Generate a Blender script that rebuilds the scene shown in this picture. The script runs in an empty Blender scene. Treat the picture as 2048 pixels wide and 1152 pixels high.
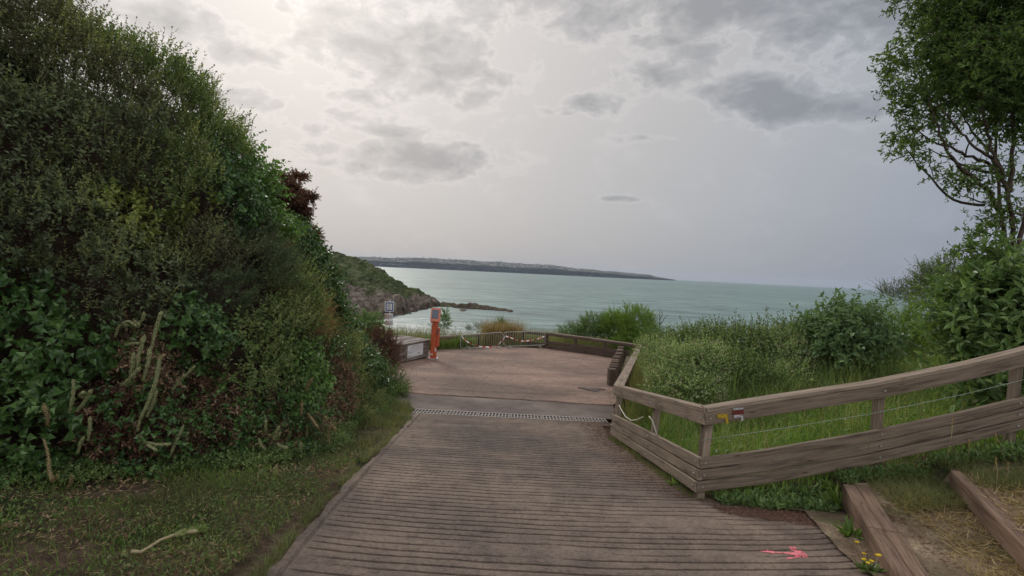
import bpy, math, random
import numpy as np
from mathutils import Vector, Matrix

random.seed(7)
RNG = np.random.default_rng(11)
scene = bpy.context.scene
COL = scene.collection
R = math.radians

# ------------------------------------------------------------------ camera
FPX = 1117.0                      # focal length in photo pixels (2048 wide)
PITCH, ROLL = R(1.71), R(2.75)
CAM = np.array([0.0, 0.0, 1.78])
_F = np.array([0, math.cos(PITCH), -math.sin(PITCH)])
_R0 = np.array([1.0, 0, 0]); _U0 = np.array([0, math.sin(PITCH), math.cos(PITCH)])
_R = _R0 * math.cos(ROLL) + _U0 * math.sin(ROLL)
_U = -_R0 * math.sin(ROLL) + _U0 * math.cos(ROLL)

cam_d = bpy.data.cameras.new('camera')
cam = bpy.data.objects.new('camera', cam_d); COL.objects.link(cam)
cam_d.sensor_fit = 'HORIZONTAL'; cam_d.sensor_width = 36.0
cam_d.lens = 36.0 * FPX / 2048.0
cam_d.clip_start = 0.05; cam_d.clip_end = 40000
cam.matrix_world = Matrix(((_R[0], _U[0], -_F[0], CAM[0]), (_R[1], _U[1], -_F[1], CAM[1]),
                           (_R[2], _U[2], -_F[2], CAM[2]), (0, 0, 0, 1)))
scene.camera = cam

def ray(px, py):
    return _F + _R * ((px - 1024) / FPX) - _U * ((py - 576) / FPX)
def at(px, py, Y):
    d = ray(px, py); return CAM + d * (Y / d[1])
def project(P):
    q = np.asarray(P) - CAM
    z = q @ _F
    return np.stack([1024 + FPX * (q @ _R) / z, 576 - FPX * (q @ _U) / z], -1)

# ------------------------------------------------------------------ ground shape
SEA = -10.2
YD = 13.1
def ramp_z(y):
    y = np.asarray(y, float)
    return np.where(y < YD, -.124 * y, -.124 * YD - .03 * (y - YD))
def sstep(a, b, x):
    t = np.clip((np.asarray(x, float) - a) / (b - a), 0, 1); return t * t * (3 - 2 * t)
def edge_y(x):                       # where the plateau breaks off to the sea
    return np.interp(x, [-60, -14, -6, -3, 2, 6, 9, 14, 60], [27, 27, 29, 32, 37, 36, 29, 24, 22])
_LX1 = (at(1835, 1180, 4.2)[0], at(1712, 972, 6.25)[0]); _LX2 = (at(2110, 1090, 4.2)[0], at(1925, 944, 6.2)[0])
_LZ1 = at(1712, 972, 6.25)[2]; _LZ2 = at(1925, 944, 6.2)[2]
def gz(x, y):
    x = np.asarray(x, float); y = np.asarray(y, float)
    xr = np.where(y < 10.8, 2.4, 2.3 + (y - 10.8) * .27)
    r = .2 * np.maximum(0, x - xr)
    r = np.minimum(r, 2.6)
    l = .05 * np.maximum(0, -2.0 - x)
    z = ramp_z(y) + r + l
    e1 = np.interp(y, [0, 4.2, 6.25], [_LX1[0] - 1.2, _LX1[0], _LX1[1]]); e2 = np.interp(y, [0, 4.2, 6.2], [_LX2[0] - 1.2, _LX2[0], _LX2[1]])
    zp = ramp_z(y) + l + .02 * np.maximum(0, x - 2.4)
    zp = np.where(x > e1, _LZ1 - .04 + .03 * (x - e1), zp); zp = np.where(x > e2, _LZ2 - .04 + .10 * np.maximum(0, x - e2 - .2), zp)
    w = sstep(6.4, 6.95, y); z = np.where(x > 2.3, zp * (1 - w) + z * w, z)
    d = y - edge_y(x)
    return z - np.where(d > 0, .9 * d + .0 * d, 0) * sstep(0, 2.5, d) 
def ghit(px, py, f=None):
    f = f or gz
    d = ray(px, py); t = np.linspace(1.0, 60, 3000)
    P = CAM + d * t[:, None]
    k = np.nonzero(P[:, 2] < f(P[:, 0], P[:, 1]))[0]
    return P[k[0]] if len(k) else P[-1]
def rhit(px, py):
    return ghit(px, py, lambda x, y: ramp_z(y))

# ------------------------------------------------------------------ noise helper
def vnoise(P, scale, seed=0):
    """smooth value noise in 3-D, -1..1"""
    P = np.asarray(P, float) * scale + seed * 17.31
    i = np.floor(P).astype(np.int64); f = P - i; f = f * f * (3 - 2 * f)
    def h(a, b, c):
        n = (a * 374761393 + b * 668265263 + c * 2147483647 + seed * 974711) & 0x7fffffff
        n = (n ^ (n >> 13)) * 1274126177 & 0x7fffffff
        return ((n ^ (n >> 16)) & 0xffff) / 32767.5 - 1
    out = 0
    for dx in (0, 1):
        for dy in (0, 1):
            for dz in (0, 1):
                w = (f[..., 0] if dx else 1 - f[..., 0]) * (f[..., 1] if dy else 1 - f[..., 1]) * (f[..., 2] if dz else 1 - f[..., 2])
                out = out + w * h(i[..., 0] + dx, i[..., 1] + dy, i[..., 2] + dz)
    return out
def fbm(P, scale, seed=0, oct=3):
    return sum(vnoise(P, scale * 2 ** k, seed + k) * .5 ** k for k in range(oct))

# ------------------------------------------------------------------ materials
def newmat(name):
    m = bpy.data.materials.new(name); m.use_nodes = True
    nt = m.node_tree; nt.nodes.clear()
    out = nt.nodes.new('ShaderNodeOutputMaterial')
    return m, nt, out
def N(nt, t, **kw):
    n = nt.nodes.new(t)
    for k, v in kw.items():
        if k.startswith('i_'):
            key = k[2:]
            key = int(key) if key.isdigit() else key.replace('_', ' ')
            n.inputs[key].default_value = v
        else: setattr(n, k, v)
    return n
def ramp(nt, fac, stops):
    n = nt.nodes.new('ShaderNodeValToRGB')
    e = n.color_ramp.elements
    while len(e) < len(stops): e.new(.5)
    for k, (p, c) in enumerate(stops):
        e[k].position = p; e[k].color = (*c, 1) if len(c) == 3 else c
    if fac is not None: nt.links.new(fac, n.inputs[0])
    return n
def mixc(nt, fac, a, b, mode='MIX'):
    n = nt.nodes.new('ShaderNodeMix'); n.data_type = 'RGBA'; n.blend_type = mode
    for s, v in ((0, fac), (6, a), (7, b)):
        if hasattr(v, 'links') or isinstance(v, bpy.types.NodeSocket): nt.links.new(v, n.inputs[s])
        else: n.inputs[s].default_value = v if s == 0 else (*v, 1)
    return n.outputs[2]
def coords(nt, kind='Object', scale=(1, 1, 1)):
    tc = N(nt, 'ShaderNodeTexCoord'); mp = N(nt, 'ShaderNodeMapping')
    mp.inputs['Scale'].default_value = scale
    nt.links.new(tc.outputs[kind], mp.inputs[0]); return mp.outputs[0]
def noise(nt, vec, scale, detail=4, rough=.6, dist=0):
    n = N(nt, 'ShaderNodeTexNoise', i_Scale=scale, i_Detail=detail, i_Roughness=rough, i_Distortion=dist)
    nt.links.new(vec, n.inputs['Vector']); return n.outputs['Fac']
def pbr(nt, out, col, rough=.8, spec=.3, bump=None, bdist=.02, bstr=.6, metal=0):
    p = N(nt, 'ShaderNodeBsdfPrincipled')
    p.inputs['Roughness'].default_value = rough
    p.inputs['Specular IOR Level'].default_value = spec
    p.inputs['Metallic'].default_value = metal
    if isinstance(col, bpy.types.NodeSocket): nt.links.new(col, p.inputs['Base Color'])
    else: p.inputs['Base Color'].default_value = (*col, 1)
    if bump is not None:
        b = N(nt, 'ShaderNodeBump'); b.inputs['Distance'].default_value = bdist; b.inputs['Strength'].default_value = bstr
        nt.links.new(bump, b.inputs['Height']); nt.links.new(b.outputs[0], p.inputs['Normal'])
    nt.links.new(p.outputs[0], out.inputs[0]); return p

def leaf_mat(name, cols, trans=.35, rough=.45, spec=.35, patch=1.2, gain=1.5):
    """leaf colour varies from leaf to leaf and in soft patches of the plant"""
    m, nt, out = newmat(name)
    g = N(nt, 'ShaderNodeNewGeometry')
    v = coords(nt, 'Object')
    n = noise(nt, v, patch, 2)
    a = N(nt, 'ShaderNodeMath', operation='MULTIPLY_ADD'); a.inputs[1].default_value = .6
    nt.links.new(g.outputs['Random Per Island'], a.inputs[0])
    b = N(nt, 'ShaderNodeMath', operation='MULTIPLY_ADD'); b.inputs[1].default_value = .9; b.inputs[2].default_value = -.25
    nt.links.new(n, b.inputs[0]); nt.links.new(b.outputs[0], a.inputs[2])
    k = len(cols); cols = [tuple(min(.8, x * gain) for x in c) for c in cols]
    rp = ramp(nt, a.outputs[0], [(i / (k - 1), c) for i, c in enumerate(cols)])
    p = N(nt, 'ShaderNodeBsdfPrincipled'); p.inputs['Roughness'].default_value = rough; p.inputs['Specular IOR Level'].default_value = spec
    t = N(nt, 'ShaderNodeBsdfTranslucent')
    tint = mixc(nt, 1.0, rp.outputs[0], (1.12, 1.15, .68), 'MULTIPLY')
    nt.links.new(rp.outputs[0], p.inputs['Base Color']); nt.links.new(tint, t.inputs['Color'])
    mx = N(nt, 'ShaderNodeMixShader'); mx.inputs[0].default_value = trans
    nt.links.new(p.outputs[0], mx.inputs[1]); nt.links.new(t.outputs[0], mx.inputs[2])
    nt.links.new(mx.outputs[0], out.inputs[0]); return m

def wood_mat(name, c0, c1, c2, rough=.85):
    m, nt, out = newmat(name)
    uv = coords(nt, 'UV')
    mp = N(nt, 'ShaderNodeMapping'); mp.inputs['Scale'].default_value = (1.6, 75, 1); nt.links.new(uv, mp.inputs[0])
    g = noise(nt, mp.outputs[0], 1.0, 5, .65, .3)
    mp2 = N(nt, 'ShaderNodeMapping'); mp2.inputs['Scale'].default_value = (.9, 7, 1); nt.links.new(uv, mp2.inputs[0])
    s = noise(nt, mp2.outputs[0], 1.6, 5, .65)
    gi = N(nt, 'ShaderNodeNewGeometry')
    c = ramp(nt, g, [(.3, c0), (.5, c1), (.72, c2)]).outputs[0]
    st = ramp(nt, s, [(.33, (.50, .47, .45)), (.46, (.92, .90, .89)), (.65, (1.12, 1.11, 1.09))]).outputs[0]
    c = mixc(nt, 1.0, c, st, 'MULTIPLY')
    tone = ramp(nt, gi.outputs['Random Per Island'], [(0, (.62, .58, .57)), (.5, (.95, .94, .92)), (1, (1.25, 1.23, 1.17))]).outputs[0]
    c = mixc(nt, 1.0, c, tone, 'MULTIPLY')
    v = coords(nt, 'Object'); lich = noise(nt, v, 9, 4)
    lf = ramp(nt, lich, [(.62, (0, 0, 0)), (.7, (.35, .35, .35))]).outputs[0]
    c = mixc(nt, lf, c, (.16, .17, .10))
    mp3 = N(nt, 'ShaderNodeMapping'); mp3.inputs['Scale'].default_value = (.8, 90, 1); nt.links.new(uv, mp3.inputs[0])
    cr = noise(nt, mp3.outputs[0], 1.0, 2)
    crk = ramp(nt, cr, [(.30, (.30, .28, .27)), (.37, (1, 1, 1))]).outputs[0]
    c = mixc(nt, .75, c, crk, 'MULTIPLY')
    mp4 = N(nt, 'ShaderNodeMapping'); mp4.inputs['Scale'].default_value = (2.2, 9, 1); nt.links.new(uv, mp4.inputs[0])
    vk = N(nt, 'ShaderNodeTexVoronoi', i_Scale=1.0); nt.links.new(mp4.outputs[0], vk.inputs['Vector'])
    kn = ramp(nt, vk.outputs['Distance'], [(.06, (.42, .36, .33)), (.13, (1, 1, 1))]).outputs[0]
    c = mixc(nt, .8, c, kn, 'MULTIPLY')
    pbr(nt, out, c, rough, .2, cr, .006, .8)
    return m

def plain(name, col, rough=.6, spec=.3, metal=0, var=.15, scale=12):
    m, nt, out = newmat(name)
    v = coords(nt, 'Object'); n = noise(nt, v, scale, 4)
    c = ramp(nt, n, [(.3, tuple(x * (1 - var) for x in col)), (.7, tuple(min(1, x * (1 + var)) for x in col))]).outputs[0]
    pbr(nt, out, c, rough, spec, n, .004, .3, metal); return m

M = {}
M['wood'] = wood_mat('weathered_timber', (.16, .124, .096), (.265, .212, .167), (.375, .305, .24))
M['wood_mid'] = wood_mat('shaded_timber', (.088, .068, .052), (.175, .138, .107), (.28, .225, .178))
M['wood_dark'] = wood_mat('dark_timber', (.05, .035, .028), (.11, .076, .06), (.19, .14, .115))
M['wood_grey'] = wood_mat('grey_timber', (.12, .105, .097), (.22, .195, .18), (.33, .30, .28))
M['log'] = wood_mat('step_timber', (.09, .058, .042), (.19, .128, .095), (.29, .205, .155))

# ramp concrete
m, nt, out = newmat('ribbed_concrete')
v = coords(nt, 'Object')
big = noise(nt, v, .55, 4, .55); fine = noise(nt, v, 26, 6, .8); mid = noise(nt, v, 4.5, 6, .7)
c = ramp(nt, big, [(.3, (.105, .083, .073)), (.5, (.168, .129, .106)), (.7, (.24, .183, .145))]).outputs[0]
f2 = ramp(nt, fine, [(.28, (.22, .21, .20)), (.46, (.88, .87, .86)), (.6, (1.1, 1.09, 1.06)), (.78, (2.0, 1.95, 1.85))]).outputs[0]
c = mixc(nt, 1.0, c, f2, 'MULTIPLY')
m2 = ramp(nt, mid, [(.32, (.60, .58, .58)), (.5, (1, .98, .96)), (.68, (1.22, 1.2, 1.15))]).outputs[0]
c = mixc(nt, .8, c, m2, 'MULTIPLY')
pbr(nt, out, c, .85, .25, fine, .012, .9); M['ramp'] = m

m, nt, out = newmat('apron_concrete')
v = coords(nt, 'Object')
big = noise(nt, v, .9, 4, .6); fine = noise(nt, v, 45, 4, .7)
c = ramp(nt, big, [(.3, (.09, .07, .064)), (.5, (.15, .118, .104)), (.72, (.23, .185, .16))]).outputs[0]
c = mixc(nt, 1.0, c, ramp(nt, fine, [(.3, (.6, .6, .6)), (.7, (1.25, 1.25, 1.22))]).outputs[0], 'MULTIPLY')
pbr(nt, out, c, .9, .2, fine, .008, .7); M['apron'] = m

m, nt, out = newmat('terrace_screed')
v = coords(nt, 'Object')
vs = coords(nt, 'Object', (.18, .7, 1))
big = noise(nt, vs, 1.3, 5, .6, .4); fine = noise(nt, v, 35, 4, .7); blot = noise(nt, v, .35, 3)
c = ramp(nt, big, [(.28, (.15, .099, .076)), (.5, (.232, .152, .117)), (.72, (.305, .205, .158))]).outputs[0]
c = mixc(nt, 1.0, c, ramp(nt, blot, [(.38, (.66, .70, .70)), (.58, (1.06, 1.05, 1.04))]).outputs[0], 'MULTIPLY')
c = mixc(nt, 1.0, c, ramp(nt, fine, [(.3, (.8, .8, .8)), (.7, (1.12, 1.12, 1.12))]).outputs[0], 'MULTIPLY')
sp3 = noise(nt, v, 5, 6, .75); c = mixc(nt, 1.0, c, ramp(nt, sp3, [(.33, (.66, .65, .64)), (.5, (1, 1, 1)), (.68, (1.24, 1.22, 1.2))]).outputs[0], 'MULTIPLY')
vcr = N(nt, 'ShaderNodeTexVoronoi', feature='DISTANCE_TO_EDGE', i_Scale=.28); nt.links.new(v, vcr.inputs['Vector'])
c = mixc(nt, .28, c, ramp(nt, vcr.outputs['Distance'], [(.004, (.45, .43, .42)), (.012, (1, 1, 1))]).outputs[0], 'MULTIPLY')
pbr(nt, out, c, .85, .25, fine, .004, .5); M['terrace'] = m

m, nt, out = newmat('soil_and_litter')
v = coords(nt, 'Object')
big = noise(nt, v, 1.1, 5, .65); fine = noise(nt, v, 40, 5, .75); mid = noise(nt, v, 9, 4, .7)
c = ramp(nt, mid, [(.3, (.06, .04, .03)), (.5, (.14, .093, .065)), (.7, (.24, .17, .12))]).outputs[0]
gr = ramp(nt, mid, [(.3, (.025, .034, .014)), (.7, (.075, .09, .035))]).outputs[0]
gf = ramp(nt, big, [(.45, (0, 0, 0)), (.6, (1, 1, 1))]).outputs[0]
c = mixc(nt, gf, c, gr)
c = mixc(nt, 1.0, c, ramp(nt, fine, [(.3, (.5, .5, .5)), (.7, (1.4, 1.4, 1.4))]).outputs[0], 'MULTIPLY')
pbr(nt, out, c, .95, .1, fine, .03, 1); M['soil'] = m

m, nt, out = newmat('bank_earth')
v = coords(nt, 'Object'); mid = noise(nt, v, 6, 6, .7)
c = ramp(nt, mid, [(.3, (.03, .021, .015)), (.7, (.10, .07, .05))]).outputs[0]
pbr(nt, out, c, .95, .05, mid, .15, 1); M['bank'] = m

M['metal'] = plain('galvanised_steel', (.42, .42, .41), .45, .5, .6, .12, 20)
M['barrier'] = plain('dull_steel', (.34, .35, .31), .6, .4, .3, .15, 20)
M['grate'] = plain('cast_grating', (.27, .235, .21), .75, .3, 0, .25, 25)
M['void'] = plain('drain_shade', (.02, .017, .015), .95, .1)  # near-black colour stands in for the shade down in the drain
M['orange'] = plain('orange_paint', (.44, .085, .032), .5, .4, 0, .25, 14)
M['orange_worn'] = plain('orange_paint_worn', (.62, .20, .13), .6, .3, 0, .25, 10)
M['solar'] = plain('solar_cell', (.10, .12, .15), .25, .6, 0, .2, 30)
M['white'] = plain('sign_white', (.62, .62, .62), .5, .4, 0, .06, 8)
M['blue'] = plain('sign_blue', (.035, .06, .19), .5, .4, 0, .1)
M['ink'] = plain('sign_ink', (.12, .12, .13), .6, .3, 0, .1)
M['inkred'] = plain('sign_red', (.40, .08, .07), .6, .3, 0, .1)
M['tape_red'] = plain('tape_red', (.50, .07, .045), .45, .4, 0, .1)
M['tape_white'] = plain('tape_white', (.75, .70, .66), .45, .4, 0, .05)
M['tube'] = plain('pale_plastic', (.50, .47, .38), .5, .4, 0, .08)
M['yellow'] = plain('yellow_paint', (.50, .34, .02), .7, .2, 0, .3, 60)
M['whitep'] = plain('white_paint', (.55, .54, .55), .7, .2, 0, .2, 60)
M['redp'] = plain('dark_red_paint', (.16, .028, .022), .7, .2, 0, .3, 60)
def worn(name, col):
    m, nt, out = newmat(name); v = coords(nt, 'Object', (14, 40, 40)); n1 = noise(nt, v, 2.0, 5, .7)
    c = ramp(nt, n1, [(.36, (.11, .08, .065)), (.47, tuple(x * .7 for x in col)), (.62, col)]).outputs[0]
    pbr(nt, out, c, .85, .15, n1, .003, .6); return m
M['yellow'] = worn('yellow_paint_worn', (.48, .33, .03)); M['whitep'] = worn('white_paint_worn', (.50, .49, .50)); M['redp'] = worn('red_paint_worn', (.17, .035, .028))
M['wire'] = plain('fence_wire', (.30, .34, .28), .5, .4, .3, .1)
M['bark'] = plain('bark', (.085, .062, .05), .9, .15, 0, .45, 14)
M['twig'] = plain('twig_bark', (.10, .075, .055), .9, .1, 0, .4, 20)
M['deadtwig'] = plain('dead_twig', (.17, .13, .10), .9, .1, 0, .35, 20)
M['flower_y'] = plain('yellow_petal', (.75, .55, .02), .6, .2, 0, .1)
M['stalk'] = plain('dry_stalk', (.36, .30, .17), .8, .15, 0, .3, 40)

# pink arrow paint: worn, the concrete grain shows through
m, nt, out = newmat('pink_spray_paint')
v = coords(nt, 'Object'); n1 = noise(nt, v, 70, 4, .7)
c = ramp(nt, n1, [(.30, (.30, .14, .13)), (.42, (.66, .17, .19)), (.65, (.80, .25, .28))]).outputs[0]
pbr(nt, out, c, .8, .2, n1, .004, .6); M['pink'] = m

# spikes: pale scaly flower columns
m, nt, out = newmat('scaly_spike')
v = coords(nt, 'Object'); vo = N(nt, 'ShaderNodeTexVoronoi', i_Scale=75); nt.links.new(v, vo.inputs['Vector'])
c = ramp(nt, vo.outputs['Distance'], [(.1, (.50, .52, .30)), (.5, (.32, .34, .17)), (.8, (.14, .15, .075))]).outputs[0]
pbr(nt, out, c, .8, .15, vo.outputs['Distance'], -.012, 1); M['spike'] = m
m, nt, out = newmat('dry_spike')
v = coords(nt, 'Object'); vo = N(nt, 'ShaderNodeTexVoronoi', i_Scale=75); nt.links.new(v, vo.inputs['Vector'])
c = ramp(nt, vo.outputs['Distance'], [(.1, (.42, .35, .20)), (.5, (.27, .21, .11)), (.8, (.12, .09, .05))]).outputs[0]
pbr(nt, out, c, .85, .1, vo.outputs['Distance'], -.012, 1); M['dryspike'] = m

# leaves
L = {}
L['dark'] = leaf_mat('privet_leaf', [(.018, .024, .014), (.036, .046, .023), (.060, .076, .036), (.095, .115, .055)], .25, gain=2.576)
L['brownish'] = leaf_mat('bronze_leaf', [(.03, .026, .016), (.048, .052, .026), (.078, .082, .038), (.115, .125, .055)], .25, gain=2.1)
L['mid'] = leaf_mat('shrub_leaf', [(.022, .035, .014), (.045, .068, .022), (.08, .11, .034), (.13, .16, .055)], .28, gain=2.3)
L['yellow'] = leaf_mat('young_leaf', [(.05, .065, .018), (.10, .13, .03), (.17, .20, .05), (.24, .25, .07)], .35)
L['ivy'] = leaf_mat('ivy_leaf', [(.02, .042, .013), (.035, .075, .02), (.06, .12, .03), (.10, .17, .045)], .2, .35, .45, gain=1.35)
L['ivyb'] = leaf_mat('bright_ivy_leaf', [(.03, .06, .018), (.06, .12, .028), (.10, .18, .04), (.15, .24, .065)], .3, .4, .4)
L['needle'] = leaf_mat('needle_leaf', [(.02, .03, .016), (.035, .052, .024), (.055, .078, .034), (.08, .105, .05)], .15, gain=2.2)
L['red'] = leaf_mat('withered_leaf', [(.035, .019, .014), (.06, .03, .021), (.10, .052, .034), (.14, .08, .052)], .2, .7, .15, gain=1.9)
L['dead'] = leaf_mat('dead_leaf', [(.035, .022, .015), (.075, .047, .03), (.14, .095, .06), (.26, .19, .13)], .25, .8, .1, gain=2.3)
L['deadr'] = leaf_mat('dead_red_leaf', [(.028, .014, .011), (.05, .025, .018), (.09, .05, .034), (.2, .15, .1)], .25, .8, .1, gain=2.2)
L['scrub'] = leaf_mat('coastal_grass', [(.06, .075, .03), (.10, .115, .045), (.17, .165, .07), (.28, .24, .13)], .35, .7, .1)
L['litter'] = leaf_mat('fallen_needles', [(.06, .032, .024), (.11, .058, .042), (.15, .085, .06), (.22, .14, .10)], .1, .9, .05)
L['ochre'] = leaf_mat('ochre_grass', [(.09, .06, .025), (.16, .11, .045), (.24, .17, .08), (.32, .25, .13)], .35, .7, .1)
L['field'] = leaf_mat('field_grass', [(.045, .08, .018), (.08, .14, .026), (.125, .195, .036), (.20, .26, .07)], .45, .5, .25, .5, gain=1.75)
L['verge'] = leaf_mat('verge_grass', [(.05, .042, .022), (.058, .068, .025), (.095, .11, .04), (.21, .165, .085)], .4, .6, .2, .8, gain=1.87)
L['dry'] = leaf_mat('dry_grass', [(.16, .12, .06), (.24, .18, .09), (.32, .25, .13), (.42, .34, .20)], .35, .7, .1)
L['tall'] = leaf_mat('tall_grass', [(.05, .085, .025), (.09, .135, .038), (.15, .185, .065), (.26, .26, .12)], .4, .6, .2, gain=1.84)
L['tip'] = leaf_mat('new_growth_leaf', [(.06, .07, .03), (.10, .115, .045), (.15, .165, .065), (.21, .22, .09)], .4, .5, .3, gain=1.61)
L['blossom'] = leaf_mat('cream_blossom', [(.30, .29, .18), (.42, .40, .27), (.52, .50, .36)], .3, .7, .1, gain=1.1)
L['floret'] = leaf_mat('spike_floret', [(.16, .17, .08), (.24, .25, .12), (.32, .32, .17), (.40, .38, .22)], .2, .7, .1, gain=1.35)
L['cream'] = leaf_mat('cream_flower_leaf', [(.045, .078, .028), (.08, .125, .044), (.14, .185, .075), (.28, .30, .155)], .35, .6, .2, gain=2.3)
L['broad'] = leaf_mat('broad_leaf', [(.036, .065, .022), (.065, .108, .034), (.10, .155, .05), (.15, .215, .075)], .35, .42, .4, gain=1.7)
L['elder'] = leaf_mat('elder_leaf', [(.03, .052, .022), (.052, .086, .034), (.082, .125, .052), (.13, .18, .085)], .3, .42, .4, gain=2.3)
L['tamarisk'] = leaf_mat('feathery_leaf', [(.05, .085, .018), (.08, .135, .025), (.12, .185, .035), (.17, .23, .05)], .35, .6, .2, gain=1.9)
L['grey'] = leaf_mat('grey_green_leaf', [(.035, .048, .03), (.06, .078, .045), (.09, .11, .06), (.13, .15, .09)], .25, gain=2.2)
L['crown'] = leaf_mat('tree_leaf', [(.02, .036, .012), (.038, .068, .018), (.065, .105, .026), (.12, .17, .045)], .4, .45, .3, gain=2)
L['weed'] = leaf_mat('weed_leaf', [(.05, .09, .02), (.09, .15, .03), (.13, .2, .045), (.18, .24, .07)], .35, gain=1.5)

# ------------------------------------------------------------------ object helpers
def tag(o, label=None, cat=None, group=None, kind=None):
    if label: o['label'] = label
    if cat: o['category'] = cat
    if group: o['group'] = group
    if kind: o['kind'] = kind
    return o
def empty(name, loc, label=None, cat=None, group=None):
    o = bpy.data.objects.new(name, None); COL.objects.link(o); o.location = [float(v) for v in loc]
    o.empty_display_size = .2
    return tag(o, label, cat, group)
def link(name, me, mat, parent=None):
    o = bpy.data.objects.new(name, me); COL.objects.link(o)
    mats = mat if isinstance(mat, (list, tuple)) else [mat]
    for mm in mats: me.materials.append(mm)
    if parent is not None:
        o.parent = parent
        o.matrix_parent_inverse = Matrix.Translation(-Vector(parent.location))
    return o

class MB:
    def __init__(s): s.v = []; s.f = []; s.uv = []; s.mi = []; s.smooth = []
    def face(s, idx, uvs, mi=0, smooth=False):
        s.f.append(idx); s.uv.append(uvs); s.mi.append(mi); s.smooth.append(smooth)
    def loft(s, rings, mi=0, smooth=False, cap=True, u=None, closed=True):
        """rings: list of (k,3) arrays"""
        b = len(s.v); k = len(rings[0])
        for r in rings: s.v.extend([tuple(map(float, p)) for p in r])
        per = [0.0]
        r0 = np.asarray(rings[0])
        for j in range(k): per.append(per[-1] + float(np.linalg.norm(r0[(j + 1) % k] - r0[j])))
        off = random.random() * 50
        acc = 0.0
        kk = k if closed else k - 1
        for i in range(len(rings) - 1):
            d = float(np.linalg.norm(np.mean(rings[i + 1], 0) - np.mean(rings[i], 0)))
            for j in range(kk):
                j2 = (j + 1) % k
                s.face((b + i * k + j, b + i * k + j2, b + (i + 1) * k + j2, b + (i + 1) * k + j),
                       ((acc + off, per[j] + off), (acc + off, per[j + 1] + off), (acc + d + off, per[j + 1] + off), (acc + d + off, per[j] + off)), mi, smooth)
            acc += d
        if cap:
            uv0 = [(off + p[0] * .02, off + p[2]) for p in rings[0]]
            s.face(tuple(b + j for j in range(k))[::-1], uv0[::-1], mi)
            e = b + (len(rings) - 1) * k
            s.face(tuple(e + j for j in range(k)), uv0, mi)
    def bar(s, pts, w, h, side=None, up=(0, 0, 1), ch=.006, mi=0):
        """box bar along pts; w across 'side', h along 'up'"""
        pts = [np.asarray(p, float) for p in pts]; rings = []
        for i, p in enumerate(pts):
            a = pts[max(0, i - 1)]; c = pts[min(len(pts) - 1, i + 1)]
            d = (c - a) / np.linalg.norm(c - a)
            u = np.asarray(up, float)
            sd = np.asarray(side, float) if side is not None else np.cross(d, u)
            sd = sd - d * (sd @ d); sd /= np.linalg.norm(sd)
            uu = np.cross(sd, d)
            hw, hh = w / 2, h / 2; c_ = min(ch, hw * .4, hh * .4)
            prof = [(-hw + c_, -hh), (hw - c_, -hh), (hw, -hh + c_), (hw, hh - c_), (hw - c_, hh), (-hw + c_, hh), (-hw, hh - c_), (-hw, -hh + c_)]
            rings.append(np.array([p + sd * x + uu * y for x, y in prof]))
        s.loft(rings, mi)
    def tube(s, pts, rad, k=6, mi=0, smooth=True, cap=True):
        pts = [np.asarray(p, float) for p in pts]
        n = len(pts); rad = [rad] * n if np.isscalar(rad) else rad
        rings = []; ref = np.array([.31, .17, .93])
        for i, p in enumerate(pts):
            d = pts[min(n - 1, i + 1)] - pts[max(0, i - 1)]; d = d / (np.linalg.norm(d) + 1e-9)
            a = np.cross(d, ref); 
            if np.linalg.norm(a) < .1: a = np.cross(d, [1, 0, 0])
            a /= np.linalg.norm(a); b = np.cross(d, a)
            rings.append(np.array([p + rad[i] * (a * math.cos(t) + b * math.sin(t)) for t in np.linspace(0, 2 * math.pi, k, endpoint=False)]))
        s.loft(rings, mi, smooth, cap)
    def prism(s, poly, nrm, depth, mi=0):
        """flat polygon (3-D points) given thickness along nrm"""
        a = np.asarray(poly, float); n = np.asarray(nrm, float); n = n / np.linalg.norm(n)
        s.loft([a - n * depth / 2, a + n * depth / 2], mi)
    def build(s, name, mat, parent=None):
        me = bpy.data.meshes.new(name)
        me.from_pydata(s.v, [], s.f)
        uvl = me.uv_layers.new(name='UVMap')
        flat = np.array([c for u in s.uv for p in u for c in p], np.float32)
        uvl.data.foreach_set('uv', flat)
        me.polygons.foreach_set('material_index', np.array(s.mi, np.int32))
        me.polygons.foreach_set('use_smooth', np.array(s.smooth, bool))
        me.update(); me.validate()
        return link(name, me, mat, parent)

def np_mesh(name, V, F, mat, parent=None, smooth=False, mi=None):
    V = np.asarray(V, np.float32); F = np.asarray(F, np.int32)
    me = bpy.data.meshes.new(name)
    me.vertices.add(len(V)); me.vertices.foreach_set('co', V.ravel())
    k = F.shape[1]
    me.loops.add(F.size); me.loops.foreach_set('vertex_index', F.ravel())
    me.polygons.add(len(F)); me.polygons.foreach_set('loop_start', np.arange(0, F.size, k, dtype=np.int32))
    me.polygons.foreach_set('loop_total', np.full(len(F), k, np.int32))
    if mi is not None: me.polygons.foreach_set('material_index', np.asarray(mi, np.int32))
    me.polygons.foreach_set('use_smooth', np.full(len(F), smooth, bool))
    me.update(calc_edges=True)
    return link(name, me, mat, parent)

def grid_mesh(name, P, mat, parent=None, smooth=True):
    P = np.asarray(P); a, b = P.shape[:2]
    idx = np.arange(a * b).reshape(a, b)
    F = np.stack([idx[:-1, :-1], idx[:-1, 1:], idx[1:, 1:], idx[1:, :-1]], -1).reshape(-1, 4)
    return np_mesh(name, P.reshape(-1, 3), F, mat, parent, smooth)

def unit(a):
    return a / (np.linalg.norm(a, axis=-1, keepdims=True) + 1e-9)
def rdir(n):
    return unit(RNG.normal(size=(n, 3)))

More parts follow.
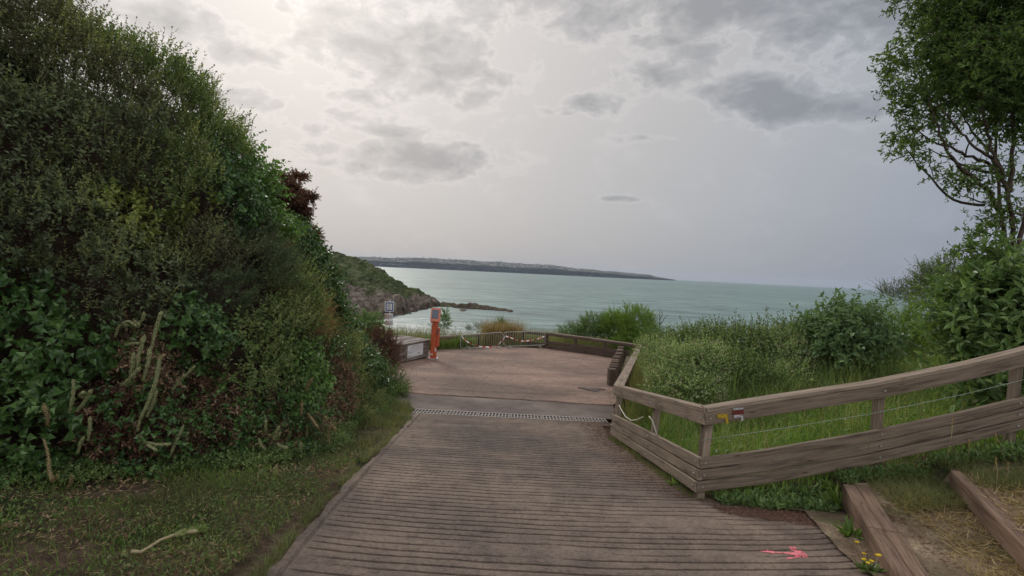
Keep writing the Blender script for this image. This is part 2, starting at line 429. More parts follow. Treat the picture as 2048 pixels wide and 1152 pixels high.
def leaves_np(P, D, Ln, Wd, shape=4, fold=.25, droop=.15, face=None):
    """folded leaves: base P, axis D, length Ln, width Wd -> V, F"""
    n = len(P); D = unit(D)
    ref = rdir(n)
    if face is not None: ref = unit(face + .55 * ref)
    S = unit(np.cross(D, ref)); Nn = np.cross(S, D)
    Ln = np.broadcast_to(Ln, (n,))[:, None]; Wd = np.broadcast_to(Wd, (n,))[:, None]
    if shape == 4:
        mid = P + D * Ln * .45 + Nn * Wd * fold
        V = np.stack([P, mid + S * Wd / 2, P + D * Ln - Nn * Ln * droop, mid - S * Wd / 2], 1)
        b = np.arange(n)[:, None] * 4
        F = np.concatenate([b + [0, 1, 2], b + [0, 2, 3]], 0)
    elif shape == 6:
        m1 = P + D * Ln * .28 + Nn * Wd * fold; m2 = P + D * Ln * .62 + Nn * (Wd * fold * .8 - Ln * droop * .4)
        V = np.stack([P, m1 + S * Wd * .48, m2 + S * Wd * .42, P + D * Ln - Nn * Ln * droop, m2 - S * Wd * .42, m1 - S * Wd * .48], 1)
        b = np.arange(n)[:, None] * 6
        F = np.concatenate([b + [0, 1, 2, 3], b + [0, 3, 4, 5]], 0)
    else:   # ivy: five-pointed
        m1 = P + D * Ln * .15 + Nn * Wd * fold; m2 = P + D * Ln * .5 + Nn * Wd * fold * .4
        V = np.stack([P, m1 + S * Wd * .55, m2 + S * Wd * .33, P + D * Ln - Nn * Ln * droop, m2 - S * Wd * .33, m1 - S * Wd * .55], 1)
        b = np.arange(n)[:, None] * 6
        F = np.concatenate([b + [0, 1, 2, 3], b + [0, 3, 4, 5]], 0)
    return V.reshape(-1, 3), F

def shoots(base, d, length, m, Ln, Wd, ang=55, shape=4, curve=.15, jit=.3, t0=.1, fold=.25, droop=.15, taper=.5):
    """leafy shoots; returns leaf mesh arrays and the stem lines"""
    n = len(base); d = unit(d)
    a = unit(np.cross(d, rdir(n))); b = np.cross(d, a)
    bend = rdir(n) * curve; bend[:, 2] -= curve * .3
    t = (t0 + (1 - t0) * (np.arange(m) + .5) / m)[None, :, None]
    Lh = np.broadcast_to(length, (n,))[:, None, None]
    pos = base[:, None] + d[:, None] * Lh * t + bend[:, None] * Lh * t * t
    ph = (np.arange(m) * 2.4)[None, :] + RNG.random((n, 1)) * 6.28
    rad = a[:, None] * np.cos(ph)[..., None] + b[:, None] * np.sin(ph)[..., None]
    th = R(ang) * (1.1 - .55 * t)
    D = d[:, None] * np.cos(th) + rad * np.sin(th) + RNG.normal(size=(n, m, 3)) * jit
    size = (1 - taper * np.abs(t - .45) * 1.2)[..., 0] * (.7 + .6 * RNG.random((n, m)))
    V, F = leaves_np(pos.reshape(-1, 3), D.reshape(-1, 3), (Ln * size).ravel(), (Wd * size).ravel(), shape, fold, droop, face=np.repeat(d + [0, 0, .4], m, 0))
    return V, F, (base, base + d * Lh[:, 0] * .5 + bend * Lh[:, 0] * .25, base + d * Lh[:, 0] + bend * Lh[:, 0])

def stems_np(lines, r):
    """thin three-sided stems through three points"""
    A, B, C = lines; n = len(A); V = []; 
    d = unit(C - A); a = unit(np.cross(d, rdir(n))); b = np.cross(d, a)
    r = np.broadcast_to(r, (n,))[:, None]
    for P, k in ((A, 1.), (B, .75), (C, .3)):
        for q in range(3):
            t = q * 2.094; V.append(P + (a * math.cos(t) + b * math.sin(t)) * r * k)
    V = np.stack(V, 1).reshape(-1, 3); i0 = np.arange(n)[:, None] * 9
    F = []
    for s in (0, 3):
        for q in range(3): F.append(i0 + [s + q, s + (q + 1) % 3, s + 3 + (q + 1) % 3, s + 3 + q])
    return V, np.concatenate(F, 0)

def blades_np(P, h, w, lean=.35, seg=2, dirn=None):
    """grass blades: curved tapering strips"""
    n = len(P); az = RNG.random(n) * 6.283
    dr = np.stack([np.cos(az), np.sin(az), np.zeros(n)], 1)
    if dirn is not None: dr = unit(dr + dirn)
    sd = np.stack([-dr[:, 1], dr[:, 0], np.zeros(n)], 1)
    az2 = RNG.random(n) * 6.283
    sd = unit(sd + .8 * np.stack([np.cos(az2), np.sin(az2), np.zeros(n)], 1))
    h = np.broadcast_to(h, (n,))[:, None]; w = np.broadcast_to(w, (n,))[:, None]
    ln = lean * (.3 + 1.4 * RNG.random((n, 1)))
    rows = []
    for k in range(seg + 1):
        t = k / seg
        c = P + np.array([0, 0, 1.]) * h * (t - .25 * ln * t * t) + dr * h * ln * t * t
        ww = w * (1 - t) ** .7 * .5
        rows += ([c - sd * ww, c + sd * ww] if k < seg else [c])
    V = np.stack(rows, 1); m = V.shape[1]; b = np.arange(n)[:, None] * m
    F = []
    for k in range(seg - 1):
        F += [b + [2 * k, 2 * k + 1, 2 * k + 3], b + [2 * k, 2 * k + 3, 2 * k + 2]]
    F.append(b + [2 * seg - 2, 2 * seg - 1, 2 * seg])
    return V.reshape(-1, 3), np.concatenate(F, 0)

def cat_np(parts):
    V = []; F = []; o = 0
    for v, f in parts:
        V.append(v); F.append(np.asarray(f) + o); o += len(v)
    return np.concatenate(V), np.concatenate(F)

# ------------------------------------------------------------------ world and sun
AZ, EL = R(-22.0), R(30.0)
SUNV = np.array([math.sin(AZ) * math.cos(EL), math.cos(AZ) * math.cos(EL), math.sin(EL)])
world = bpy.data.worlds.new('World'); scene.world = world; world.use_nodes = True
nt = world.node_tree; nt.nodes.clear()
wout = N(nt, 'ShaderNodeOutputWorld'); bg = N(nt, 'ShaderNodeBackground')
sky = N(nt, 'ShaderNodeTexSky'); sky.sky_type = 'NISHITA'; sky.sun_disc = False
sky.sun_elevation = EL; sky.sun_rotation = AZ % (2 * math.pi)
sky.dust_density = 3; sky.ozone_density = 1; sky.air_density = 1
tc = N(nt, 'ShaderNodeTexCoord')
nrm = N(nt, 'ShaderNodeVectorMath', operation='NORMALIZE'); nt.links.new(tc.outputs['Generated'], nrm.inputs[0])
DIR = nrm.outputs[0]
def mth(op, a, b=None, c=None, clamp=False):
    n = N(nt, 'ShaderNodeMath', operation=op); n.use_clamp = clamp
    for i, v in enumerate((a, b, c)):
        if v is None: continue
        if isinstance(v, bpy.types.NodeSocket): nt.links.new(v, n.inputs[i])
        else: n.inputs[i].default_value = v
    return n.outputs[0]
sep = N(nt, 'ShaderNodeSeparateXYZ'); nt.links.new(DIR, sep.inputs[0])
dx, dy, dz = sep.outputs
dot = N(nt, 'ShaderNodeVectorMath', operation='DOT_PRODUCT'); nt.links.new(DIR, dot.inputs[0]); dot.inputs[1].default_value = SUNV
ang = mth('ARCCOSINE', mth('MULTIPLY', dot.outputs['Value'], .99999))
angn = mth('DIVIDE', ang, math.pi)
SK = 1.0
veil = ramp(nt, angn, [(0.0, (.85, .845, .84)), (.045, (.735, .715, .70)), (.11, (.645, .615, .60)), (.19, (.54, .525, .52)), (.27, (.44, .455, .48)), (.345, (.335, .37, .435)), (.5, (.62, .63, .66)), (.7, (1.25, 1.25, 1.26)), (1, (1.5, 1.5, 1.5))]).outputs[0]  # unseen sky behind the camera brightened to add front light on the foreground
# a touch darker toward the horizon; unseen zenith brightened to light the foreground
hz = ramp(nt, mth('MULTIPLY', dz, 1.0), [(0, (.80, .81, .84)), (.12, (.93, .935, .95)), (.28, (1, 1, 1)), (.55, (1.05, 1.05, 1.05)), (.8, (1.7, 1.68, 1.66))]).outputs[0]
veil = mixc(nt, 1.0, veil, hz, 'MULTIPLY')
# cloud layer: flat-bottomed puffs on a plane overhead, plus the individual clouds seen over the bay
az_ = mth('ARCTAN2', dx, dy); el_ = mth('ARCSINE', dz)
comb = N(nt, 'ShaderNodeCombineXYZ'); nt.links.new(az_, comb.inputs[0]); nt.links.new(mth('MULTIPLY', el_, 1.7), comb.inputs[1])
cn1 = noise(nt, comb.outputs[0], 8.5, 9, .6, .35)
cn2 = noise(nt, comb.outputs[0], 24, 7, .6, .5)
def dirpx(px, py):
    d = ray(px, py); d = d / np.linalg.norm(d); return math.atan2(d[0], d[1]), math.asin(d[2])
CL = [  # px, py, half-width px, half-height px, strength
    (790, 95, 150, 52, 1.0), (880, 150, 105, 42, .95), (720, 190, 70, 26, .5), (835, 315, 125, 28, 1.05), (800, 352, 75, 16, .7), (640, 300, 90, 14, .4), (730, 330, 90, 14, .6),
    (1230, 15, 120, 40, .95), (1430, 15, 170, 38, 1.0), (1600, 40, 130, 50, .75), (1530, 195, 95, 30, 1.05), (1590, 222, 110, 22, 1.05), (1680, 205, 80, 20, .7), (1185, 210, 55, 18, .7), (1130, 222, 50, 10, .5), (1300, 150, 90, 22, .6), (1405, 100, 60, 24, .75), (1350, 70, 90, 22, .6),
    (1230, 398, 38, 6, .65), (310, 35, 110, 34, .75), (490, 110, 65, 20, .75), (520, 200, 50, 18, .55), (620, 250, 70, 18, .45), (400, 190, 60, 18, .4), (640, 20, 110, 20, .6), (700, 235, 70, 16, .5),
    (1740, 50, 110, 60, .7), (1310, 275, 60, 10, .45), (960, -40, 300, 40, .8), (1800, -60, 400, 70, .9), (770, 262, 110, 12, .6), (1000, 50, 100, 30, .55), (930, 290, 60, 8, .4), (1030, 120, 60, 16, .4)]
acc = None
for (px, py, w, h, s) in CL:
    a0, e0 = dirpx(px, py)
    u = mth('DIVIDE', mth('SUBTRACT', az_, a0), w / FPX); v_ = mth('DIVIDE', mth('SUBTRACT', el_, e0), h / FPX)
    r2 = mth('ADD', mth('MULTIPLY', u, u), mth('MULTIPLY', v_, v_))
    g = mth('MULTIPLY', mth('EXPONENT', mth('MULTIPLY', r2, -.8)), s)
    acc = g if acc is None else mth('MAXIMUM', acc, g)
high = mth('MULTIPLY', mth('SUBTRACT', el_, .62), 2.0, clamp=True)       # broken cloud higher up, out of the picture
acc = mth('MAXIMUM', acc, mth('MULTIPLY', high, .3))
nz = mth('ADD', mth('MULTIPLY', mth('SUBTRACT', cn1, .5), 2.1), mth('MULTIPLY', mth('SUBTRACT', cn2, .5), 1.1))
dens = mth('ADD', mth('MULTIPLY', acc, 1.0), mth('SUBTRACT', mth('MULTIPLY', nz, 1.3), .10))
dens = mth('MULTIPLY', dens, mth('MINIMUM', mth('ADD', mth('MULTIPLY', acc, 3.0), .12), 1.0))
cd = ramp(nt, dens, [(0.06, (0, 0, 0)), (.36, (.75, .75, .75)), (.8, (1, 1, 1))]).outputs[0]
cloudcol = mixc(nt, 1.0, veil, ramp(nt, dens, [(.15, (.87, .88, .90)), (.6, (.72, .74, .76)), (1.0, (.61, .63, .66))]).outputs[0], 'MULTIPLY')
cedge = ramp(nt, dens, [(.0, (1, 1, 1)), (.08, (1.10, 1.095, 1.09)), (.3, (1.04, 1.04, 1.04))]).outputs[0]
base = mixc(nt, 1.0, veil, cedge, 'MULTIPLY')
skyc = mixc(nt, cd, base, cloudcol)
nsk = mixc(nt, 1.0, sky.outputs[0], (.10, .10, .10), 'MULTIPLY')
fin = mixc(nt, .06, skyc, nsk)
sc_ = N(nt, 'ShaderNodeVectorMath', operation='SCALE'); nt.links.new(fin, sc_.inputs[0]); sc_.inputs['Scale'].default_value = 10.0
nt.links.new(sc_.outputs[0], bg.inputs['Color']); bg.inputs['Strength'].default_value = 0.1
nt.links.new(bg.outputs[0], wout.inputs[0])
world.cycles.sampling_method = 'MANUAL'; world.cycles.sample_map_resolution = 512

sd = bpy.data.lights.new('sun', 'SUN'); sd.energy = 1.5; sd.angle = R(14); sd.color = (1.0, .93, .84)
so = bpy.data.objects.new('sun', sd); COL.objects.link(so)
so.rotation_euler = Vector(-SUNV).to_track_quat('-Z', 'Y').to_euler(); so.location = (0, 0, 60)

# ------------------------------------------------------------------ sea
m, nt, out = newmat('sea_water')
v = coords(nt, 'Object', (.55, 1.0, 1))
w1 = noise(nt, coords(nt, 'Object', (.38, 1, 1)), .2, 7, .66, .6); w2 = noise(nt, v, .03, 3, .5)
vb = coords(nt, 'Object', (.3, 1, 1)); pat = noise(nt, vb, .0035, 4, .6); pat2 = noise(nt, vb, .07, 6, .7, .5)
c = ramp(nt, pat, [(.3, (.108, .176, .168)), (.6, (.146, .225, .21))]).outputs[0]
c = mixc(nt, 1.0, c, ramp(nt, pat2, [(.36, (.52, .58, .62)), (.47, (.95, .96, .97)), (.55, (1.08, 1.07, 1.05)), (.66, (1.38, 1.33, 1.27))]).outputs[0], 'MULTIPLY')
c = mixc(nt, 1.0, c, ramp(nt, w1, [(.36, (.34, .39, .42)), (.46, (.88, .90, .91)), (.56, (1.08, 1.07, 1.05)), (.68, (1.6, 1.54, 1.46))]).outputs[0], 'MULTIPLY')
# breaking foam off the beach at the foot of the headland
foamc = at(835, 655, 100)
geo = N(nt, 'ShaderNodeNewGeometry'); sub = N(nt, 'ShaderNodeVectorMath', operation='SUBTRACT')
nt.links.new(geo.outputs['Position'], sub.inputs[0]); sub.inputs[1].default_value = (float(foamc[0]), 100.0, SEA)
scl = N(nt, 'ShaderNodeVectorMath', operation='MULTIPLY'); nt.links.new(sub.outputs[0], scl.inputs[0]); scl.inputs[1].default_value = (1 / 16., 1 / 26., 0)
ln_ = N(nt, 'ShaderNodeVectorMath', operation='LENGTH'); nt.links.new(scl.outputs[0], ln_.inputs[0])
fo = noise(nt, v, .35, 6, .7, 1.2)
fm = N(nt, 'ShaderNodeMath', operation='SUBTRACT'); nt.links.new(fo, fm.inputs[0])
ml = N(nt, 'ShaderNodeMath', operation='MULTIPLY'); nt.links.new(ln_.outputs['Value'], ml.inputs[0]); ml.inputs[1].default_value = .16; nt.links.new(ml.outputs[0], fm.inputs[1])
ff = ramp(nt, fm.outputs[0], [(.32, (0, 0, 0)), (.50, (.75, .75, .75))]).outputs[0]
c = mixc(nt, ff, c, (.50, .53, .52))
bsum = N(nt, 'ShaderNodeMath', operation='MULTIPLY_ADD'); nt.links.new(w2, bsum.inputs[0]); bsum.inputs[1].default_value = 2.0; nt.links.new(w1, bsum.inputs[2])
p = pbr(nt, out, c, .45, .25, bsum.outputs[0], .7, .6); M['sea'] = m
S = 9000
o = np_mesh('sea', [(-S, -S, SEA), (S, -S, SEA), (S, S, SEA), (-S, S, SEA)], [(0, 1, 2, 3)], M['sea']); tag(o, kind='structure')

# haze: one closed box of thin even air
hb = [(-9100, -9100, SEA - 6), (9100, -9100, SEA - 6), (9100, 9100, SEA - 6), (-9100, 9100, SEA - 6)]
hb += [(x, y, 92.0) for x, y, z in hb]
o = np_mesh('haze', hb, [(3, 2, 1, 0), (4, 5, 6, 7), (0, 1, 5, 4), (1, 2, 6, 5), (2, 3, 7, 6), (3, 0, 4, 7)], [])
m, nt, out = newmat('haze_air')
pv = N(nt, 'ShaderNodeVolumePrincipled'); pv.inputs['Density'].default_value = 6e-5
pv.inputs['Color'].default_value = (.70, .82, 1.0, 1); pv.inputs['Anisotropy'].default_value = .2
nt.links.new(pv.outputs[0], out.inputs['Volume']); o.data.materials.append(m); tag(o, kind='stuff')

# ------------------------------------------------------------------ ground sheet
xs = np.concatenate([np.linspace(-45, -12, 20)[:-1], np.linspace(-12, 14, 260), np.linspace(14, 60, 30)[1:]])
ys = np.concatenate([np.linspace(-30, 0, 20)[:-1], np.linspace(0, 40, 260), np.linspace(40, 60, 30)[1:]])
X, Y = np.meshgrid(xs, ys)
Z = gz(X, Y) - .035
Pg = np.stack([X, Y, Z], -1)
bumpz = .035 * fbm(Pg * [1, 1, 0], 1.6, 3)
inr = (Y < 6.3) & (Y > 2.2) & (X > 2.2) & (X < 8.8) | (X > -2.2) & (X < 2.6) & (Y < 14) | (Y > 12.5) & (X > -6.5) & (X < 5.5) & (Y < 29)
Pg[..., 2] += np.where(inr, -.05, bumpz)
Pg[..., 2] = np.maximum(Pg[..., 2], SEA - 4)
o = grid_mesh('ground', Pg, M['soil']); tag(o, kind='structure')

# ------------------------------------------------------------------ ramp with real cut grooves
LE = np.array([rhit(*p)[:2] for p in [(530, 1190), (640, 1052), (735, 942), (800, 872), (838, 832)]])
LE = LE[np.argsort(LE[:, 1])]
def x_left(y): return np.interp(y, LE[:, 1], LE[:, 0])
def x_right(y): return np.interp(y, [0, 5.0, 6.15, 6.55, 10.7, 13.2], [2.6, 3.2, 3.5, 2.28, 2.0, 2.2])
rows = []; yk = -2.0; k = 0
rows.append((yk, 0.0, -1))
while yk < 12.55:
    sp = .142 * (1 + .10 * math.sin(k * 2.3) + .06 * math.sin(k * 5.1)); yk += sp; k += 1
    for dyy, dep in ((-.042, 0), (-.019, .12), (-.011, 1), (.009, 1), (.017, .12), (.05, 0)):
        rows.append((yk + dyy, dep, k))
rows.append((12.84, 0, -1))
ncol = 130
tt = np.linspace(0, 1, ncol)
G = np.zeros((len(rows), ncol, 3))
for i, (yy, dep, k) in enumerate(rows):
    xl, xr = x_left(yy) + .0, x_right(yy)
    x = xl + (xr - xl) * tt
    bow = .055 * (x - .3) ** 2 * max(0, 1 - yy / 12.3) if k >= 0 else 0 * x
    wob = .018 * vnoise(np.stack([x * 1.1, np.full(ncol, k * 3.7), np.zeros(ncol)], -1), 1.0, 5) + .007 * vnoise(np.stack([x * 9, np.full(ncol, k * 3.7), np.zeros(ncol)], -1), 1.0, 8)
    y = yy + bow + wob
    msk = vnoise(np.stack([x * .7, np.full(ncol, k * 1.3), np.zeros(ncol)], -1), 1.0, 9) + .45 * vnoise(np.stack([x * 3, np.full(ncol, k * 2.1), np.zeros(ncol)], -1), 1.0, 21)
    msk = sstep(-.75, .05, msk) * np.clip((x - xl) / .12, 0, 1) * np.clip((xr - x) / .15, 0, 1)
    z = ramp_z(y) - .038 * dep * msk * (1 + .3 * vnoise(np.stack([x * 6, y * 5, 0 * x], -1), 1., 2))
    z += .006 * fbm(np.stack([x, y, 0 * x], -1), 2.0, 4)
    G[i] = np.stack([x, y, z], -1)
ramp_o = grid_mesh('ramp', G, M['ramp'], smooth=False); tag(ramp_o, kind='structure')

# raised broken lip along the left edge of the ramp
mb = MB(); ysl = np.linspace(-1, 12.6, 90); rings = []
for yv in ysl:
    xl = float(x_left(yv)); zz = float(ramp_z(yv)); j = float(vnoise(np.array([0, yv * 2.2, 0.]), 1., 3)); j2 = float(vnoise(np.array([4, yv * 5., 0.]), 1., 6))
    h = .02 + .022 * j + .012 * j2
    rings.append(np.array([(xl - .12 - .02 * j2, yv, zz - .08), (xl - .09 - .03 * j2, yv, zz + h * .8), (xl - .02 + .015 * j, yv, zz + h), (xl + .012 + .02 * j, yv, zz - .02)]))
mb.loft(rings, smooth=False)
o = mb.build('kerb', M['ramp']); tag(o, kind='structure')

# ------------------------------------------------------------------ drain grating
D0 = rhit(822, 826); D1 = rhit(1218, 846)
dv = (D1 - D0); dv[2] = 0; dlen = np.linalg.norm(dv); dv /= dlen; dn = np.array([-dv[1], dv[0], 0])
DW = .60; nseg = 6
root = empty('drain_channel', D0, 'long cast drainage grating of six sections across the foot of the ribbed ramp', 'drain')
mbv = MB(); c0 = D0 + dn * DW / 2; c1 = D1 + dn * DW / 2
mbv.bar([c0 - [0, 0, .075], c1 - [0, 0, .075]], DW, .05); mbv.build('channel_shade', M['void'], root)  # dark strip set just under the bars in place of depth shade
sl = dlen / nseg
def dz_(p): return float(ramp_z(p[1])) + .006
def dpt(u, w, h=0):
    p = D0 + dv * u + dn * w; return np.array([p[0], p[1], dz_(p) + h])
first = None
for s in range(nseg):
    mb = MB(); u0 = s * sl + .008; u1 = (s + 1) * sl - .008
    for w0 in (.03, DW / 2, DW - .03): mb.bar([dpt(u0, w0), dpt(u1, w0)], .05 if w0 != DW / 2 else .04, .008, up=(0, 0, 1), ch=.002)
    nb = 10
    for q in range(nb):
        uu = u0 + .016 + (u1 - u0 - .032) * q / (nb - 1)
        mb.bar([dpt(uu, .03, -.002), dpt(uu, DW - .03, -.002)], .028, .008, ch=.002)
    mb.build('grating', M['grate'], root)

# ------------------------------------------------------------------ apron and terrace
def poly_sheet(name, front, back, mat, ncol=60, nrow=24, lift=0.0):
    fx = np.linspace(0, 1, ncol); G = np.zeros((nrow, ncol, 3))
    fr = np.asarray(front, float); bk = np.asarray(back, float)
    def along(p, t):
        d = np.r_[0, np.cumsum(np.linalg.norm(np.diff(p, axis=0), axis=1))]; d /= d[-1]
        return np.stack([np.interp(t, d, p[:, 0]), np.interp(t, d, p[:, 1])], -1)
    a = along(fr, fx); b = along(bk, fx)
    for i in range(nrow):
        t = i / (nrow - 1); q = a + (b - a) * t
        G[i, :, :2] = q; G[i, :, 2] = ramp_z(q[:, 1]) + lift + .008 * fbm(np.c_[q, np.zeros(ncol)], .8, 6)
    o = grid_mesh(name, G, mat); tag(o, kind='structure'); return o
fe = [rhit(x, y)[:2] for x, y in [(790, 783), (860, 789), (940, 794), (1040, 800), (1120, 804), (1226, 812)]]
a0 = [(D0 + dn * (DW + .0) - dv * .5)[:2], (D1 + dn * (DW + .0) + dv * .3)[:2]]
poly_sheet('apron', a0, [(p[0], p[1] + .05) for p in fe], M['apron'], lift=-.004)
mbx = MB(); mbx.bar([D0 - dv * .5 + dn * -.13 + [0, 0, -.034], D1 + dv * .2 + dn * -.13 + [0, 0, -.034]], .27, .06)
o = mbx.build('apron_strip', M['apron']); tag(o, kind='structure')
far = [(-7.2, 24.4), (-3.7, 25.4), (-1.75, 27.4), (0.0, 28.2), (2.0, 28.3), (5.0, 25.4)]
frt = [(-6.2, 14.9)] + [tuple(p) for p in fe] + [(3.0, 15.2)]
terr = poly_sheet('terrace', frt, far, M['terrace'], 80, 50, lift=.022)
# worn front edge of the terrace screed
mb = MB(); rings = []
pp = np.array(frt); dd = np.r_[0, np.cumsum(np.linalg.norm(np.diff(pp, axis=0), axis=1))]
for t in np.linspace(0, dd[-1], 120):
    x = np.interp(t, dd, pp[:, 0]); y = np.interp(t, dd, pp[:, 1]); z = float(ramp_z(y))
    j = float(fbm(np.array([t, 0, 0.]), 2.5, 4)) * .05
    rings.append(np.array([(x, y + .04, z - .03), (x, y - .05 + j, z - .02), (x, y - .02 + j, z + .022), (x, y + .04, z + .026)]))
mb.loft(rings); o = mb.build('terrace_edge', M['terrace']); tag(o, kind='structure')
m, nt, out = newmat('dry_trodden_path')
v = coords(nt, 'Object'); n1 = noise(nt, v, 3.0, 5, .65); n2 = noise(nt, v, 38, 5, .75); n3 = noise(nt, v, 1.3, 4, .6)
c = ramp(nt, n1, [(.3, (.12, .085, .06)), (.5, (.23, .17, .12)), (.7, (.36, .285, .195))]).outputs[0]
c = mixc(nt, ramp(nt, n3, [(.5, (0, 0, 0)), (.66, (.8, .8, .8))]).outputs[0], c, (.10, .105, .05))
c = mixc(nt, 1.0, c, ramp(nt, n2, [(.3, (.45, .45, .45)), (.7, (1.5, 1.48, 1.4))]).outputs[0], 'MULTIPLY')
pbr(nt, out, c, .95, .1, n2, .02, 1); M['path'] = m
G = np.zeros((90, 90, 3)); yy_ = np.linspace(2.0, 6.4, 90)
for i, yv in enumerate(yy_):
    xx_ = np.linspace(float(x_right(yv)) - .12, 9.0, 90); G[i] = np.stack([xx_, np.full(90, yv), gz(xx_, np.full(90, yv))], -1)
G[..., 2] += .012 + .025 * fbm(G * [1, 1, 0], 2.2, 8)
o = grid_mesh('path', G, M['path']); tag(o, kind='structure')
# patch of concrete at the right of the terrace mouth
q = rhit(1185, 781)
mb = MB(); pr = []
for k in range(14):
    a = k / 14 * 6.283; r = .26 * (1 + .35 * math.sin(3 * a) + .2 * math.cos(5 * a))
    pr.append((q[0] + r * 1.3 * math.cos(a), q[1] + r * math.sin(a), float(ramp_z(q[1])) + .034))
mb.prism(pr, (0, 0, 1), .02); o = mb.build('broken_slab', M['apron']); tag(o, 'small broken concrete lump lying on the terrace near its sleeper palisade', 'rubble')

# ------------------------------------------------------------------ pink arrow
def rp(px, py, lift=.011):
    p = rhit(px, py); return np.array([p[0], p[1], float(ramp_z(p[1])) + lift + .005])
sc = 2048 / 380 / 2048
def a6(x, y): return (1480 + x / 5.389, 950 + y / 5.389)
apoly = [(205, 812), (300, 800), (370, 828), (500, 838), (600, 838), (520, 778), (570, 768), (735, 862), (735, 880), (640, 890), (510, 916), (500, 900), (610, 865), (500, 858), (380, 845), (240, 832)]
pts2 = np.array([rp(*a6(x, y)) for x, y in apoly])
from mathutils.bvhtree import BVHTree
dg = bpy.context.evaluated_depsgraph_get(); dg.update()
bvh = BVHTree.FromObject(ramp_o, dg)
def inpoly(q, poly):
    ins = np.zeros(len(q), bool); j = len(poly) - 1
    for i in range(len(poly)):
        a, b = poly[i], poly[j]
        ins ^= ((a[1] > q[:, 1]) != (b[1] > q[:, 1])) & (q[:, 0] < (b[0] - a[0]) * (q[:, 1] - a[1]) / (b[1] - a[1] + 1e-12) + a[0]); j = i
    return ins
lo = pts2.min(0); hi = pts2.max(0); gs = .006
gx = np.arange(lo[0], hi[0], gs); gy = np.arange(lo[1], hi[1], gs); GX, GY = np.meshgrid(gx, gy)
zz = np.zeros_like(GX)
for i in range(GX.shape[0]):
    for j in range(GX.shape[1]):
        h_ = bvh.ray_cast(Vector((GX[i, j], GY[i, j], 1.0)), Vector((0, 0, -1)))[0]; zz[i, j] = (h_.z if h_ else -9) + .004
cc_ = np.stack([GX[:-1, :-1].ravel() + gs / 2, GY[:-1, :-1].ravel() + gs / 2], -1)
c3 = np.c_[cc_, np.zeros(len(cc_))]
ok = inpoly(cc_ + .012 * np.stack([vnoise(c3, 30, 3), vnoise(c3, 30, 4)], -1), pts2[:, :2]) & (fbm(c3, 75, 6) > -.55)
ix = np.arange(GX.size).reshape(GX.shape); FF = np.stack([ix[:-1, :-1], ix[:-1, 1:], ix[1:, 1:], ix[1:, :-1]], -1).reshape(-1, 4)[ok]
us, inv = np.unique(FF, return_inverse=True)
o = np_mesh('painted_arrow', np.stack([GX, GY, zz], -1).reshape(-1, 3)[us], inv.reshape(-1, 4), M['pink']); tag(o, 'worn pink sprayed arrow pointing right on the ribbed concrete', 'arrow')

# ------------------------------------------------------------------ fences
FG = 'weathered timber fences round the terrace and ramp'
def lerp(a, b, t): return np.asarray(a) * (1 - t) + np.asarray(b) * t
def fence(label, top, bot, posts, post_foot, outward, wires=(), frac=(.054, .20, .57), nplank=3, mat='wood', capw=.15, foot=.16, name='wooden_fence', group=FG, capmat='wood', bolts=False):
    """top/bot: 3-D polylines of the cap top and the lowest board edge; posts: parameters 0..1 along"""
    top = np.array(top); bot = np.array(bot)
    d = np.r_[0, np.cumsum(np.linalg.norm(np.diff(top, axis=0), axis=1))]; d /= d[-1]
    def P(t, f):
        a = np.array([np.interp(t, d, top[:, k]) for k in range(3)]); b = np.array([np.interp(t, d, bot[:, k]) for k in range(3)])
        return a + (b - a) * f
    n = np.asarray(outward, float); n = n / np.linalg.norm(n)
    root = empty(name, P(0, 1), label, 'fence', group)
    ts = sorted(set(list(np.linspace(0, 1, max(len(top), 5))) + list(d)))
    H = float(np.linalg.norm(P(.5, 0) - P(.5, 1)))
    cf, ff, pf = frac
    mb = MB(); ct = [P(t, cf / 2) + n * (capw / 2 - .022) for t in ts]; mb.bar(ct, capw, H * cf, up=(0, 0, 1), ch=.005); mb.build('cap_rail', M[capmat], root)
    mb = MB(); mb.bar([P(t, (cf + ff) / 2) for t in ts], .036, H * (ff - cf) - .006, ch=.004); mb.build('face_rail', M[mat], root)
    for k in range(nplank):
        f0 = pf + (1 - pf) * k / nplank; f1 = pf + (1 - pf) * (k + 1) / nplank
        mb = MB(); mb.bar([P(t, (f0 + f1) / 2) + n * (.012 + (.010 if k == 1 else random.uniform(-.002, .002))) for t in ts], .055, H * (f1 - f0) - .018, ch=.005); mb.build('board', M[mat], root)
    for t in posts:
        a = P(t, cf + .002) + n * .088; b = P(t, 1.0) + n * .088; dn_ = (b - a) / np.linalg.norm(b - a)
        tang = P(min(1, t + .05), 0) - P(max(0, t - .05), 0); tang[2] = 0
        mb = MB(); mb.bar([a, b + dn_ * post_foot], .10, .09, side=tang, up=n, ch=.006); mb.build('post', M[mat], root)
        if bolts:
            for f in [(cf + ff) / 2] + [pf + (1 - pf) * (k + .5) / nplank for k in range(nplank)]:
                q0 = P(t, f) - n * .022; mb = MB(); mb.tube([q0 + n * .012, q0 - n * .004], .011, 8); mb.build('bolt', M['metal'], root)
    for f in wires:
        mb = MB(); mb.tube([P(t, f) + n * .02 for t in ts], .0035, 5); mb.build('wire', M['wire'], root)
    return root, P

